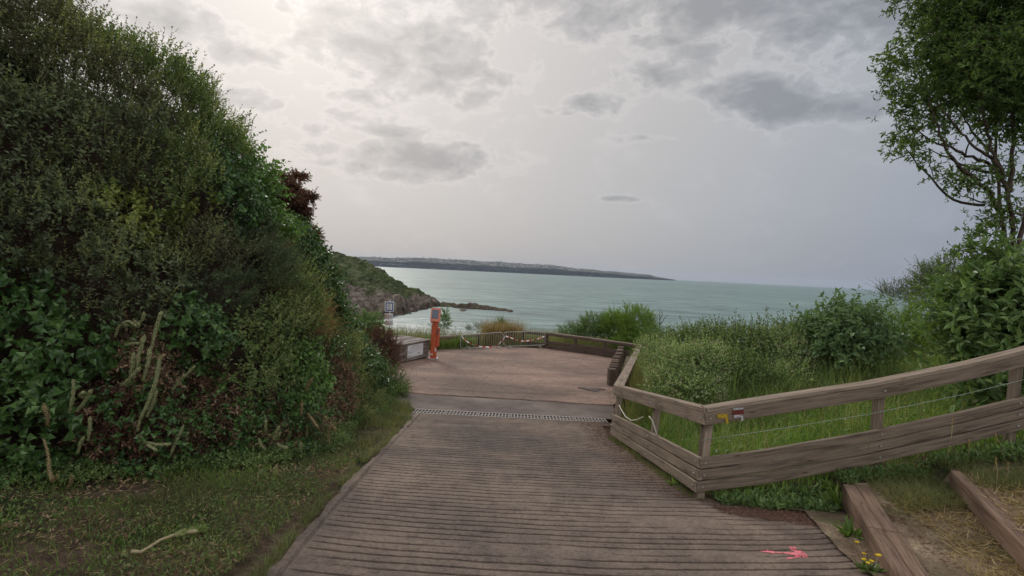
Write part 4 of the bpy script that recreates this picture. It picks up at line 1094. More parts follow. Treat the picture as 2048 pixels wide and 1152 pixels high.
base = np.array([[bank_profile(f, c, t, (1.7, 1.7, 1.7, 1.7, 1.6, 1.35, 1.1, .95, .85, .8, .8, .8, .8, .9)[i_]) for t in tv] for i_, (f, c) in enumerate(ST)])       # station, t
nst = 120
sp0 = np.linspace(0, 1, len(ST)); sp1 = np.linspace(0, 1, nst)
BK = np.zeros((nst, len(tv), 3))
for j in range(len(tv)):
    for k in range(3):
        BK[:, j, k] = np.interp(sp1, sp0, base[:, j, k])
for _ in range(3): BK[1:-1] = (BK[:-2] + 2 * BK[1:-1] + BK[2:]) / 4
du = np.gradient(BK, axis=0); dvv = np.gradient(BK, axis=1)
NB = unit(np.cross(du, dvv)); 
if NB[40, 10, 0] < 0: NB = -NB
Bsurf = BK - NB * .46 + NB * (.12 * fbm(BK, 1.2, 6))[..., None]
o = grid_mesh('earth_bank', Bsurf, M['bank']); tag(o, kind='structure')

# candidate points over the face
A_ = np.linalg.norm(np.cross(du, dvv), axis=-1)
mask = np.zeros_like(A_); mask[:, :] = 1; mask[:, -3:] = 0
prob = (A_ * mask).ravel(); prob /= prob.sum()
NC = 95000
pick = RNG.choice(prob.size, NC, p=prob)
pi, pj = np.unravel_index(pick, A_.shape)
fi = np.clip(pi + RNG.random(NC) - .5, 0, nst - 1.001); fj = np.clip(pj + RNG.random(NC) - .5, 0, len(tv) - 1.001)
def bil(Q, a, b):
    i = a.astype(int); j = b.astype(int); u = (a - i)[:, None]; v = (b - j)[:, None]
    return (Q[i, j] * (1 - u) + Q[i + 1, j] * u) * (1 - v) + (Q[i, j + 1] * (1 - u) + Q[i + 1, j + 1] * u) * v
CP = bil(BK, fi, fj); CN = unit(bil(NB, fi, fj))
pxy = project(CP + CN * .25)
vis = (CN * (CAM - CP)).sum(1) > 0
def bank_pt(px, py, out=.25):
    d = np.linalg.norm(pxy - [px, py], axis=1) + 400 * (~vis) + np.linalg.norm(CP, axis=1) * .3
    k = int(np.argmin(d)); return CP[k] + CN[k] * out, CN[k]

# kind: leaf len, width, shoots per m2, leaves, shoot length, shape, upright, ang
SP = {
    'dark':   ('dark', .068, .036, 185, 12, .32, 4, .5, 58),
    'brown':  ('brownish', .055, .028, 230, 12, .30, 4, .6, 55),
    'mid':    ('mid', .066, .036, 190, 12, .32, 4, .55, 58),
    'yellow': ('yellow', .085, .052, 140, 9, .32, 6, .5, 60),
    'ivy':    ('ivy', .078, .074, 185, 7, .30, 5, .15, 75),
    'ivyb':   ('ivyb', .078, .074, 185, 7, .30, 5, .15, 75),
    'needle': ('needle', .055, .011, 280, 22, .30, 4, .45, 50),
    'dead':   ('dead', .06, .030, 330, 13, .30, 4, .2, 75),
    'deadr':  ('deadr', .07, .026, 430, 13, .30, 4, .1, 80),
    'ochre':  ('ochre', .16, .012, 170, 9, .4, 4, .8, 35),
    'bright': ('broad', .08, .042, 180, 10, .34, 6, .45, 60),
    'low':    ('mid', .055, .028, 230, 12, .30, 4, .5, 60),
}
ZN = [  # px, py, kind, bulge, name, label
    (60, 60, 'brown', .5, 'shrub', 'bronze green shrub at the very top left of the overgrown bank'),
    (190, 120, 'brown', .45, 'shrub', 'rusty tinted fine leaved shrub on the upper crest, below the skyline'),
    (250, 60, 'mid', .5, 'shrub', 'green crest shrub with thin upright shoots against the bright sky'),
    (360, 170, 'mid', .5, 'shrub', 'green crest shrub bearing tall upright sprigs halfway along the skyline'),
    (430, 240, 'mid', .5, 'shrub', 'small leaved green shrub on the falling skyline above the ivy'),
    (515, 320, 'ivyb', .4, 'ivy', 'bright ivy hanging over the skyline beside the withered brown bush'),
    (60, 250, 'dark', .5, 'shrub', 'dark privet shrub at the left picture edge below the bronze shrub'),
    (220, 270, 'dark', .6, 'shrub', 'dark privet shrub with pale upright tips in the middle of the bank'),
    (240, 400, 'yellow', .25, 'shrub', 'small yellow green patch of young leaves in the dark privet'),
    (340, 330, 'mid', .5, 'shrub', 'dusty green shrub in the centre of the upper bank'),
    (400, 385, 'yellow', .3, 'vine', 'lime yellow vine with large leaves, draped over dark shrubs'),
    (470, 380, 'ivy', .4, 'ivy', 'glossy big leaved ivy just left of the withered bush'),
    (440, 470, 'brown', .5, 'shrub', 'dull brown green shrub under the lime yellow vine'),
    (80, 420, 'dark', .6, 'shrub', 'blackish green shrub at the left edge, middle height'),
    (210, 520, 'dark', .6, 'shrub', 'large blackish green shrub above the pale flower spikes'),
    (350, 540, 'dark', .55, 'shrub', 'deep green shrub in the centre of the lower bank face'),
    (480, 580, 'needle', .5, 'conifer_shrub', 'dark feathery conifer shrub on the lower bank'),
    (560, 540, 'needle', .5, 'conifer_shrub', 'grey green feathery conifer shrub below the pale plumes'),
    (640, 540, 'ivy', .45, 'ivy', 'glossy ivy column at the right end of the skyline below the withered bush'),
    (600, 620, 'mid', .5, 'shrub', 'leafy green shrub between the conifer shrub and the sea view'),
    (100, 680, 'ivy', .35, 'ivy', 'broad glossy ivy patch left of the pale flower spikes'),
    (40, 840, 'ivy', .3, 'ivy', 'low dark ivy at the left edge near the ground'),
    (400, 650, 'ivy', .45, 'ivy', 'dark ivy right of the tall pale flower spikes'),
    (520, 690, 'mid', .5, 'shrub', 'dark green bramble like shrub in the lower middle of the bank'),
    (250, 690, 'dead', .25, 'dead_bush', 'dry brown bush around the tall pale flower spikes'),
    (200, 850, 'deadr', .2, 'dead_bush', 'reddish dead tangle at the bank foot under the flower spikes'),
    (330, 850, 'deadr', .2, 'dead_bush', 'reddish dead tangle at the bank foot in its middle'),
    (460, 850, 'deadr', .15, 'dead_bush', 'dark red dead growth hanging over bare earth at the bank foot'),
    (570, 860, 'dead', .2, 'dead_bush', 'straw brown dead stems over the earth near the grass verge'),
    (655, 640, 'ochre', .3, 'dry_grass_tuft', 'ochre dry grass leaning out at the seaward end of the bank'),
    (680, 700, 'low', .4, 'shrub', 'mixed green shrub behind the two bare pale sticks'),
    (640, 745, 'ivyb', .3, 'ivy', 'bright climbing leaves in a column on the bank end'),
    (690, 780, 'dead', .3, 'dead_bush', 'brown seeding bush on the bank end above the drain'),
    (740, 860, 'low', .3, 'shrub', 'low green shrub spilling onto the left lip of the ramp'),
    (640, 880, 'dead', .25, 'dead_bush', 'dry yellow and brown stems at the bank corner beside the ramp'),
    (-150, 300, 'dark', .5, 'shrub', 'dark shrub beyond the left picture edge'),
    (-100, 700, 'ivy', .3, 'ivy', 'ivy beyond the left picture edge'),
]
SP['red'] = ('red', .045, .020, 260, 14, .36, 4, .4, 60)
ZC = np.array([bank_pt(z[0], z[1], 0)[0] for z in ZN])
jit = np.stack([fbm(CP, .9, 31), fbm(CP, .9, 47), fbm(CP, .9, 59)], -1) * .38
dist = np.linalg.norm((CP + jit)[:, None] - ZC[None], axis=2)
wz = np.array([1.25 if z[2] in ('yellow',) else 1.0 for z in ZN])
who = np.argmin(dist * wz[None], 1); dmin = dist[np.arange(NC), who]
area_tot = float((A_ * mask).sum())
per = NC / area_tot
print('bank area', area_tot, 'cand per m2', per)
BG = 'plants of the overgrown bank'
for zi, (px, py, kind, bulge, nm, lab) in enumerate(ZN):
    lm, ll, lw, dens_, nl, sl_, shp, up, an = SP[kind]
    ids = np.nonzero(who == zi)[0]
    if len(ids) < 5: print('empty zone', lab); continue
    seen = -150 < px
    keep = ids[RNG.random(len(ids)) < min(1, dens_ / per)]
    r = max(.5, np.percentile(dmin[ids], 95))
    dome = bulge * (1 - (dmin[keep] / r) ** 2).clip(-.2, 1)
    lmp = fbm(CP[keep], 1.9, 71); lump = .30 * lmp + .13 * fbm(CP[keep], 4.5, 81)
    n = len(keep)
    depth = -.30 * RNG.random(n) ** 1.5
    P0 = CP[keep] + CN[keep] * (dome + lump + depth - sl_ * .55)[:, None]
    dirs = CN[keep] * (1 - up * .55) + np.array([0, 0, up]) + RNG.normal(size=(n, 3)) * .38
    if kind in ('deadr', 'dead'): dirs = CN[keep] * .5 + RNG.normal(size=(n, 3)) * .6 + np.array([0, 0, -.25])
    ln_s = sl_ * (.6 + .8 * RNG.random(n))
    tall = RNG.random(n) < (.05 if kind in ('dark', 'mid', 'brown') else 0)
    ln_s[tall] *= 1.9; dirs[tall] += [0, 0, .9]
    P0[:, 2] = np.maximum(P0[:, 2], gz(P0[:, 0], P0[:, 1]) + .02)
    V, F, lines = shoots(P0, dirs, ln_s, nl, ll, lw, an, shp, jit=.35)
    tipm = None
    if kind in ('dark', 'mid', 'brown', 'low') and seen:
        cl = fbm(CP[keep], 1.7, 91) + .5 * RNG.normal(size=n)
        k2 = np.nonzero(cl > .48)[0]
        Pt = CP[keep][k2] + CN[keep][k2] * (dome + lump + .0)[k2][:, None]
        Pt[:, 2] = np.maximum(Pt[:, 2], gz(Pt[:, 0], Pt[:, 1]) + .02)
        dt = CN[keep][k2] * .45 + np.array([0, 0, .8]) + RNG.normal(size=(len(k2), 3)) * .25
        tipm = shoots(Pt, dt, .24 * (.5 + RNG.random(len(k2))), 11, .046, .024, 50, 4, jit=.3)
    trail = None
    if kind in ('dead', 'deadr') and seen:
        k3 = np.nonzero(fbm(CP[keep], 1.4, 37) + .35 * RNG.normal(size=n) > .02)[0]
        trail = shoots(P0[k3] + CN[keep][k3] * .16, dirs[k3] + [0, 0, .3], .3, 7, .06, .052, 75, 5, jit=.35)
    root = empty(nm, ZC[zi], lab, {'ivy': 'ivy', 'vine': 'vine', 'dry_grass_tuft': 'grass'}.get(nm, 'shrub'), BG)
    np_mesh('foliage', V, F, L[lm], root)
    if tipm is not None and len(tipm[0]): np_mesh('leaves', tipm[0], tipm[1], L['tip'], root)
    if trail is not None and len(trail[0]): np_mesh('ivy', trail[0], trail[1], L['ivy'], root)
    Vs, Fs = stems_np(lines, .0022 + .002 * RNG.random(n)); np_mesh('stems', Vs, Fs, M['deadtwig' if kind in ('dead', 'deadr', 'ochre') else 'twig'], root)

# withered red-brown bush leaning out over the skyline
def clump_shrub(name, lab, cat, blobs, kind, group=None, dens=1.0, over=None, stems=True, twigs=None, blossom=False):
    """free-standing plant: blobs = (centre, radii); shoots all through the blobs"""
    lm, ll, lw, per_, nl, sl_, shp, up, an = over or SP[kind]
    cen = np.array([b[0] for b in blobs]); 
    root = empty(name, (cen[:, 0].mean(), cen[:, 1].mean(), min(b[0][2] - b[1][2] for b in blobs)), lab, cat, group)
    parts = []; st = []
    for c, r in blobs:
        c = np.array(c, float); r = np.array(r, float)
        n = int(per_ * dens * 4.2 * (r[0] * r[1] + r[0] * r[2] + r[1] * r[2]) / 3 * 2.0)
        d = rdir(n); rad = (.35 + .65 * RNG.random(n) ** .45) * (1 + .28 * fbm(d * 1.0 + c, 1.8, 5))
        P = c + d * r * rad[:, None] - unit(d) * sl_ * .4
        dirs = d * (1 - up * .5) + np.array([0, 0, up]) + RNG.normal(size=(n, 3)) * .35
        g = gz(P[:, 0], P[:, 1]) + .03
        P[:, 2] = np.maximum(P[:, 2], g)
        V, F, lines = shoots(P, dirs, sl_ * (.6 + .8 * RNG.random(n)), nl, ll, lw, an, shp, jit=.3)
        parts.append((V, F)); st.append(stems_np(lines, .0026))
    V, F = cat_np(parts); np_mesh('foliage', V, F, L[lm], root)
    if blossom:
        bp = []
        for c, r in blobs:
            n = int(150 * (r[0] * r[2]) * 8); d = rdir(n); P = np.array(c) + d * np.array(r) * (.92 + .16 * RNG.random(n))[:, None]
            P[:, 2] = np.maximum(P[:, 2], gz(P[:, 0], P[:, 1]) + .05)
            bp.append(shoots(P, d + [0, 0, .6], .05, 7, .026, .018, 70, 4, jit=.5)[:2])
        V, F = cat_np(bp); np_mesh('blossom', V, F, L['blossom'], root)
    if stems:
        V, F = cat_np(st); np_mesh('stems', V, F, M['twig'], root)
    if twigs:
        mb = MB()
        for tw in twigs: mb.tube(*tw)
        mb.build('trunk', M['bark'], root)
    return root
def blob(px, py, Y, rx, rz, ry=None):
    s = Y / FPX
    return (at(px, py, Y), (rx * s, (ry or rx) * s, rz * s))
wb = [blob(555, 380, 12.6, 44, 36), blob(598, 352, 13.2, 14, 8), blob(585, 400, 13.3, 26, 24), blob(615, 393, 13.2, 18, 8), blob(608, 425, 13.4, 16, 14), blob(590, 455, 13.6, 30, 26), blob(622, 470, 14, 18, 18), blob(560, 440, 13.4, 34, 36)]
clump_shrub('withered_bush', 'withered red brown bush leaning out over the skyline of the bank', 'shrub', wb, 'red', over=('red', .055, .030, 420, 16, .17, 4, .1, 65))

clump_shrub('withered_shrub', 'dark brown half withered shrub next to the wooden chest', 'shrub', [blob(752, 700, 17.4, 40, 42), blob(783, 712, 17.2, 26, 42), blob(765, 672, 17.6, 22, 16)], 'red', BG, over=('red', .05, .026, 150, 14, .26, 4, .35, 60))
clump_shrub('shrub', 'bright green broad leaved shrub under the blue bordered sign', 'shrub', [blob(735, 655, 18.6, 30, 30), blob(715, 680, 18.2, 34, 34)], 'bright', BG, over=('broad', .09, .05, 110, 9, .32, 6, .4, 60))
clump_shrub('shrub', 'low green shrub spilling to the left end of the drain grating', 'shrub', [blob(768, 775, 15.4, 46, 46), blob(735, 770, 15.4, 50, 60), blob(790, 800, 14.8, 26, 26)], 'low', BG, over=('mid', .055, .03, 130, 12, .3, 4, .5, 60))
clump_shrub('shrub', 'dark small leaved shrub clump at the left picture edge under the bronze crest shrub', 'shrub', [blob(-20, 120, 6.6, 70, 55), blob(50, 135, 6.7, 50, 45)], 'dark', BG, over=('dark', .062, .033, 130, 12, .3, 4, .5, 58))
clump_shrub('shrub', 'dusty mixed shrub between the low green shrub and the brown withered shrub', 'shrub', [blob(700, 720, 16.4, 56, 44), blob(660, 700, 16.8, 44, 50)], 'low', BG, over=('grey', .055, .026, 130, 12, .3, 4, .5, 60))
# pale spikes on the bank
def spike_plant(name, lab, spikes, mat='spike', r=.02, cat='plant', out=.34, dep=None):
    """spikes: lists of pixels from base to tip"""
    p0, n0 = bank_pt(*spikes[0][0], out)
    if dep is not None: p0 = at(*spikes[0][0], dep)
    Y0 = p0[1]; root = empty(name, p0, lab, cat, 'pale spiky plants on the bank')
    for k, s in enumerate(spikes):
        pts = np.array([at(x, y, Y0 - .1 - .03 * (k % 3) - .04 * i) for i, (x, y) in enumerate(s)])
        d = np.r_[0, np.cumsum(np.linalg.norm(np.diff(pts, axis=0), axis=1))]; n = max(10, int(d[-1] / .02)); q = np.linspace(0, d[-1], n)
        C = np.stack([np.interp(q, d, pts[:, j]) for j in range(3)], -1)
        for _ in range(6): C[1:-1] = (C[:-2] + 2 * C[1:-1] + C[2:]) / 4
        t = np.linspace(0, 1, n); rad = r * (.55 + .6 * np.sin(np.clip(t * 1.25, 0, 1) * math.pi * .5)) * np.where(t > .9, np.sqrt(np.clip((1 - t) / .1, .05, 1)), 1)
        rad = rad * .72 * (1 + .14 * RNG.normal(size=n))
        mb = MB(); mb.tube(C, list(rad), 8); mb.build('flower_spike', M[mat], root)
        # scaly florets
        m_ = max(60, int(d[-1] * 900)); kk = RNG.integers(0, n, m_); dr = rdir(m_)
        ax = unit(np.gradient(C, axis=0))[kk]; dr = unit(dr - ax * (dr * ax).sum(1)[:, None]); 
        V, F = leaves_np(C[kk] + dr * rad[kk][:, None] * .8, dr + ax * 1.2, .013, .010, 4); np_mesh('florets', V, F, L['floret'] if mat == 'spike' else L['dry'], root)
    return root
def s5(*pts): return [(60 + x / 2.742, 600 + y / 2.742) for x, y in pts]
spike_plant('spike_plant', 'tall pale green spike plant, largest cluster of scaly spikes on the bank', [s5((590, 720), (600, 660), (650, 560), (690, 450), (715, 310)), s5((620, 440), (650, 340), (658, 265)), s5((585, 400), (600, 290), (628, 195)), s5((540, 460), (565, 360), (570, 290)), s5((665, 270), (690, 160), (720, 65)), s5((500, 470), (560, 420), (600, 370)), s5((640, 640), (680, 550), (690, 490))], r=.023)
spike_plant('spike_plant', 'curled pale spikes hanging above the tallest spike cluster', [s5((470, 200), (480, 150), (540, 110), (590, 150), (605, 140), (570, 110)), s5((520, 245), (560, 240), (600, 235)), s5((590, 130), (620, 110), (625, 70))], r=.015)
spike_plant('spike_plant', 'pale forked spikes in dry growth below the broad ivy patch', [s5((215, 620), (235, 540), (240, 440)), s5((255, 610), (300, 560), (335, 495)), s5((300, 530), (280, 540), (265, 520), (300, 505))], r=.017)
spike_plant('spike_plant', 'short upright dry spikes under the forked spikes', [s5((318, 770), (328, 700), (330, 645)), s5((262, 840), (275, 790), (292, 755))], r=.017)
spike_plant('spike_plant', 'single straight pale spike slanting at the bank foot', [s5((770, 850), (800, 780), (842, 690))], r=.017)
spike_plant('spike_plant', 'single slanting pale spike right of the tallest spike cluster', [s5((780, 495), (820, 440), (860, 410), (902, 362))], r=.015)
spike_plant('spike_plant', 'pair of nodding pale spikes near the reddish dead tangle', [s5((600, 740), (640, 790), (695, 825)), s5((640, 780), (700, 795), (765, 790))], 'spike', .018)
spike_plant('spike_plant', 'hooked dry spike hanging low at the left of the bank foot', [s5((75, 760), (100, 840), (105, 940), (125, 1000), (148, 960)), s5((210, 1030), (225, 1000), (228, 965))], 'dryspike', .016)
spike_plant('spike_plant', 'lowest hooked dry spike at the left near the grass', [s5((110, 1085), (60, 1120), (28, 1130), (20, 1095))], 'dryspike', .016)
spike_plant('spike_plant', 'dry stub spike left of the forked spikes', [s5((95, 690), (100, 640), (75, 575))], 'dryspike', .026)
def s6(*pts): return [(480 + x / 4.432, 720 + y / 4.432) for x, y in pts]
spike_plant('spike_plant', 'starry cluster of stubby pale spikes over bare earth', [s6((225, 630), (228, 580), (230, 530)), s6((290, 690), (320, 640), (348, 590)), s6((300, 700), (335, 670), (358, 645)), s6((230, 790), (190, 770), (168, 700)), s6((330, 740), (370, 770), (420, 778)), s6((538, 820), (540, 780), (540, 735))], r=.018)
spike_plant('spike_plant', 'drooping straw coloured spikes at the corner of the bank', [s6((580, 290), (600, 220), (645, 160)), s6((480, 560), (540, 480), (550, 370)), s6((600, 470), (650, 540), (690, 600)), s6((590, 690), (590, 620), (600, 580)), s6((790, 740), (780, 640), (830, 560)), s6((840, 640), (820, 600), (850, 600)), s6((720, 600), (740, 560), (760, 500))], 'dryspike', .024)
def s7(*pts): return [(400 + x / 3.2, 280 + y / 3.2) for x, y in pts]
spike_plant('pampas_plume', 'pale feathery plumes standing against the withered bush', [s7((570, 790), (590, 700), (615, 600)), s7((545, 780), (560, 720), (565, 680)), s7((530, 760), (545, 690), (552, 645)), s7((490, 760), (500, 720), (508, 690)), s7((570, 800), (600, 690), (612, 630))], 'dryspike', .035, dep=12.6)
spike_plant('spike_plant', 'pale hooked spikes at the seaward end below the ivy column', [s7((590, 990), (590, 940), (588, 905)), s7((760, 985), (790, 950), (775, 910), (805, 870)), s7((620, 990), (650, 950), (670, 975))], 'dryspike', .03, dep=14)
def s8(*pts): return [(600 + x / 3.388, 560 + y / 3.388) for x, y in pts]
spike_plant('bare_sticks', 'two bare pale sticks rising from the low green shrub', [s8((490, 540), (495, 500), (503, 460)), s8((505, 570), (520, 520), (528, 455))], 'dryspike', .03, dep=15.2)

# cut stalk lying on the verge
def s9(*pts): return [(0 + x / 1.946, 560 + y / 1.946) for x, y in pts]
st_pts = s9((512, 1082), (545, 1084), (580, 1065), (620, 1038), (670, 1018), (720, 1006), (760, 1000), (790, 990))
pts = [ghit(*p) + [0, 0, .05] for p in st_pts]
root = empty('cut_stalk', pts[0], 'pale cut stalk with a green tip lying on the grass verge', 'stalk')
mb = MB(); mb.tube(pts, [.016, .012, .011, .012, .013, .016, .018, .008], 7); mb.build('stem', M['stalk'], root)
nn_ = 160; tt_ = RNG.random(nn_) ** .7; pa = np.array(pts)[4:]; q = np.stack([np.interp(tt_, np.linspace(0, 1, len(pa)), pa[:, k]) for k in range(3)], -1)
V, F = leaves_np(q, rdir(nn_) * .8 + unit((pa[-1] - pa[0])[None]) + [0, 0, .3], .05, .022, 4); np_mesh('foliage', V, F, L['tall'], root)

# ------------------------------------------------------------------ grasses
def scatter(poly, n):
    """random points in an x-y polygon"""
    poly = np.array(poly); lo = poly.min(0); hi = poly.max(0); out_ = np.zeros((0, 2))
    while len(out_) < n:
        q = lo + RNG.random((n * 2, 2)) * (hi - lo); ins = np.zeros(len(q), bool); j = len(poly) - 1
        for i in range(len(poly)):
            a, b = poly[i], poly[j]
            c = ((a[1] > q[:, 1]) != (b[1] > q[:, 1])) & (q[:, 0] < (b[0] - a[0]) * (q[:, 1] - a[1]) / (b[1] - a[1] + 1e-12) + a[0]); ins ^= c; j = i
        out_ = np.concatenate([out_, q[ins]])
    return out_[:n]
def onground(q, lift=-.03): return np.c_[q, gz(q[:, 0], q[:, 1]) + lift]
def grass(name, poly, n, h, w, lm, lean=.4, patchy=.0, seed=1, hvar=.6, seg=2):
    q = scatter(poly, n); P = onground(q)
    nz_ = fbm(P * [1, 1, 0], 1.5, seed)
    if patchy: 
        k = nz_ > -patchy + .3 * RNG.normal(size=n); P = P[k]; nz_ = nz_[k]
    hh = h * (1 - hvar / 2 + hvar * RNG.random(len(P))) * (1 + .35 * nz_)
    V, F = blades_np(P, hh, w, lean, seg)
    o = np_mesh(name, V, F, L[lm]); tag(o, kind='stuff'); return o
# bright field behind the near fence
field = [(2.45, 6.75), (3.5, 6.72), (7.5, 6.95), (9.5, 9), (11.5, 15), (8, 15.5), (5, 13.5), (2.6, 11.2), (2.3, 10.6)]
grass('field_grass', field, 38000, .26, .011, 'field', .6, patchy=.6, seed=2, hvar=1.1)
grass('field_grass', field, 9000, .42, .010, 'tall', .6, patchy=-.1, seed=22, hvar=1.0, seg=3)
grass('field_grass', [(2.5, 9.3), (8.6, 9.8), (11.5, 14), (9, 16), (5, 15), (2.8, 12.2)], 15000, .62, .010, 'tall', .55, patchy=.1, seed=4, seg=3, hvar=.9)
grass('tall_grass', [(2.9, 10.2), (7.6, 10.6), (9, 13), (6, 14.5), (3.4, 12.8)], 6500, .85, .010, 'tall', .45, seed=24, seg=3, hvar=1.0)
grass('field_grass', field, 1500, .55, .007, 'dry', .45, seed=61, seg=3)
q = scatter(field, 4200); P = onground(q, .02); P[:, 2] += .18 * RNG.random(len(P))
V, F = leaves_np(P, rdir(len(P)) + [0, 0, .7], .09 * (.6 + RNG.random(len(P))), .045, 6)
o = np_mesh('field_weeds', V, F, L['weed']); tag(o, kind='stuff')
# left verge
vpoly = [(-9, 3.2), (-6, 4.6), (-3.3, 7.3), (-2.9, 8.4), (-2.05, 8.6), (-2.0, 7), (-1.95, 3), (-5, 2)]
grass('verge_grass', vpoly, 42000, .06, .006, 'verge', .9, patchy=.1, seed=6, hvar=1.2)
grass('verge_grass', vpoly, 16000, .09, .006, 'field', .85, patchy=-.2, seed=31, hvar=1.2)
q = scatter(vpoly, 3600); P = onground(q, .0); P = P[fbm(P * [1, 1, 0], .9, 44) > .0]; dd_ = rdir(len(P)); dd_[:, 2] = np.abs(dd_[:, 2]) * .4
V, F = leaves_np(P, dd_, .045, .022, 4); o = np_mesh('leaf_litter', V, F, L['dead']); tag(o, kind='stuff')
ft = np.array([ST_[0] for ST_ in ST[1:11]]); nf_ = 5200; tq = RNG.random(nf_) * (len(ft) - 1.001); i0 = tq.astype(int)
q = ft[i0] + (ft[i0 + 1] - ft[i0]) * (tq - i0)[:, None] + np.stack([.30 + .30 * vnoise(np.stack([tq * 3, 0 * tq, 0 * tq], -1), 1., 7), -.22 + 0 * tq], -1) * RNG.random((nf_, 1)) + RNG.normal(size=(nf_, 2)) * .10
P = onground(q, .0); V, F, _l = shoots(P, rdir(nf_) * .6 + [.2, -.2, .9], .17 * (.4 + RNG.random(nf_)), 8, .045, .024, 60, 4, jit=.4)
o = np_mesh('undergrowth', V, F, L['mid']); tag(o, kind='stuff')
grass('verge_grass', [(-3.2, 8.6), (-2.1, 8.4), (-2.15, 13), (-2.6, 14.5), (-3.2, 14)], 8000, .16, .008, 'verge', .6, patchy=.2, seed=9)
q = scatter(vpoly, 9000); P = onground(q, .0); k = fbm(P * [1, 1, 0], 1.1, 12) > -.1; P = P[k]
V, F = leaves_np(P, rdir(len(P)) + [0, 0, .6], .035, .022, 4); o = np_mesh('verge_weeds', V, F, L['low'] if 'low' in L else L['mid']); tag(o, kind='stuff')
q = scatter(vpoly, 3500); P = onground(q, .004); dd_ = rdir(len(P)); dd_[:, 2] = np.abs(dd_[:, 2]) * .25
V, F = leaves_np(P, dd_, .06 * (.4 + RNG.random(len(P))), .004, 4); o = np_mesh('dry_litter', V, F, L['dry']); tag(o, kind='stuff')
ty = -.5 + 13 * RNG.random(5200); tx_ = x_left(ty) - .10 + .09 * vnoise(np.stack([ty * 1.7, 0 * ty, 0 * ty], -1), 1., 5) - .10 * RNG.random(5200); P = np.stack([tx_, ty, ramp_z(ty) - .01], -1); P = P[vnoise(np.stack([ty * 2.3, 0 * ty + 3, 0 * ty], -1), 1., 9) > -.25]
V, F = blades_np(P, .07 + .07 * RNG.random(len(P)), .006, .9, 2); o = np_mesh('verge_grass', V, F, L['verge']); tag(o, kind='stuff')
# weeds under the near fence, dry grass on the side path
under = [(2.55, 6.36), (3.0, 6.2), (3.75, 6.2), (4.2, 6.5), (7.5, 6.65), (7.5, 6.9), (2.5, 6.62)]
q = scatter(under, 2600); P = onground(q, .0); P[:, 2] += .06 * RNG.random(len(P))
V, F = leaves_np(P, rdir(len(P)) + [0, 0, .5], .075 * (.5 + RNG.random(len(P))), .035, 6); o = np_mesh('fence_weeds', V, F, L['broad']); tag(o, kind='stuff')
grass('fence_grass', under, 3500, .13, .008, 'verge', .6, seed=3)
grass('fence_grass', [(1.95, 10.6), (2.2, 6.6), (2.4, 6.4), (2.35, 8.6), (2.15, 10.8)], 2200, .11, .007, 'verge', .7, seed=3)
grass('path_grass', [(3.75, 4.0), (4.0, 6.3), (4.5, 6.4), (7.8, 6.6), (7.5, 3.5)], 14000, .07, .006, 'verge', .8, patchy=.0, seed=7)
grass('path_grass', [(4.1, 5.6), (4.2, 6.5), (7.8, 6.7), (7, 5.9)], 9000, .16, .007, 'verge', .7, patchy=.3, seed=17)
grass('path_grass', [(3.6, 3.3), (3.85, 4.9), (5.2, 4.9), (6.5, 3.3)], 9000, .15, .006, 'dry', .8, patchy=-.1, seed=8, hvar=1.1)
grass('path_grass', [(3.9, 4.5), (4.2, 6.2), (7.8, 6.5), (7, 4.5)], 9000, .10, .006, 'dry', .9, patchy=-.2, seed=38, hvar=1.1)
q = scatter([(3.6, 3.6), (3.9, 6.3), (7.6, 6.5), (7.2, 3.5)], 8000); P = onground(q, .006); dd_ = rdir(len(P)); dd_[:, 2] = np.abs(dd_[:, 2]) * .2
V, F = leaves_np(P, dd_, .06 * (.4 + RNG.random(len(P))), .005, 4); o = np_mesh('dry_litter', V, F, L['litter']); tag(o, kind='stuff')
q = scatter([(3.8, 3.4), (4.1, 5.9), (7.6, 6.3), (7.2, 3.4)], 9000); P = onground(q, .03); P = P[fbm(P * [1, 1, 0], 1.2, 77) > -.1]; dd_ = rdir(len(P)); dd_[:, 2] = np.abs(dd_[:, 2]) * .3
V, F = leaves_np(P, dd_, .11 * (.4 + RNG.random(len(P))), .005, 4); o = np_mesh('dry_litter', V, F, L['dry']); tag(o, kind='stuff')
# reddish needle litter along the right edge of the ramp
def strip(n, ys_, x0, x1):
    y = ys_[0] + (ys_[1] - ys_[0]) * RNG.random(n); x = x0(y) + (x1(y) - x0(y)) * RNG.random(n) ** .6; return np.stack([x, y], -1)
q = strip(3800, (6.3, 13.0), lambda y: x_right(y) - .55 + .25 * vnoise(np.stack([y * 1.3, y * 0, y * 0], -1), 1., 4), lambda y: x_right(y) + .2)
P = np.c_[q, np.maximum(ramp_z(q[:, 1]) + .008, gz(q[:, 0], q[:, 1]) - .02)]; dd_ = rdir(len(P)); dd_[:, 2] = np.abs(dd_[:, 2]) * .15
V, F = leaves_np(P, dd_, .035, .007, 4); o = np_mesh('leaf_litter', V, F, L['litter']); tag(o, kind='stuff')
q = scatter([(2.4, 6.0), (3.3, 5.7), (3.5, 6.1), (3.2, 5.0), (3.05, 4.2), (3.4, 4.2), (3.62, 6.2), (2.4, 6.3)], 4200); P = np.c_[q, np.maximum(ramp_z(q[:, 1]) + .008, gz(q[:, 0], q[:, 1]) - .03)]; dd_ = rdir(len(P)); dd_[:, 2] = np.abs(dd_[:, 2]) * .15
V, F = leaves_np(P, dd_, .04, .006, 4); o = np_mesh('leaf_litter', V, F, L['litter']); tag(o, kind='stuff')
q = scatter([(-4.5, 15), (2.6, 15.2), (4.4, 24), (1.8, 27.5), (-3, 25)], 260); P = np.c_[q, ramp_z(q[:, 1]) + .036]; dd_ = rdir(len(P)); dd_[:, 2] = np.abs(dd_[:, 2]) * .12
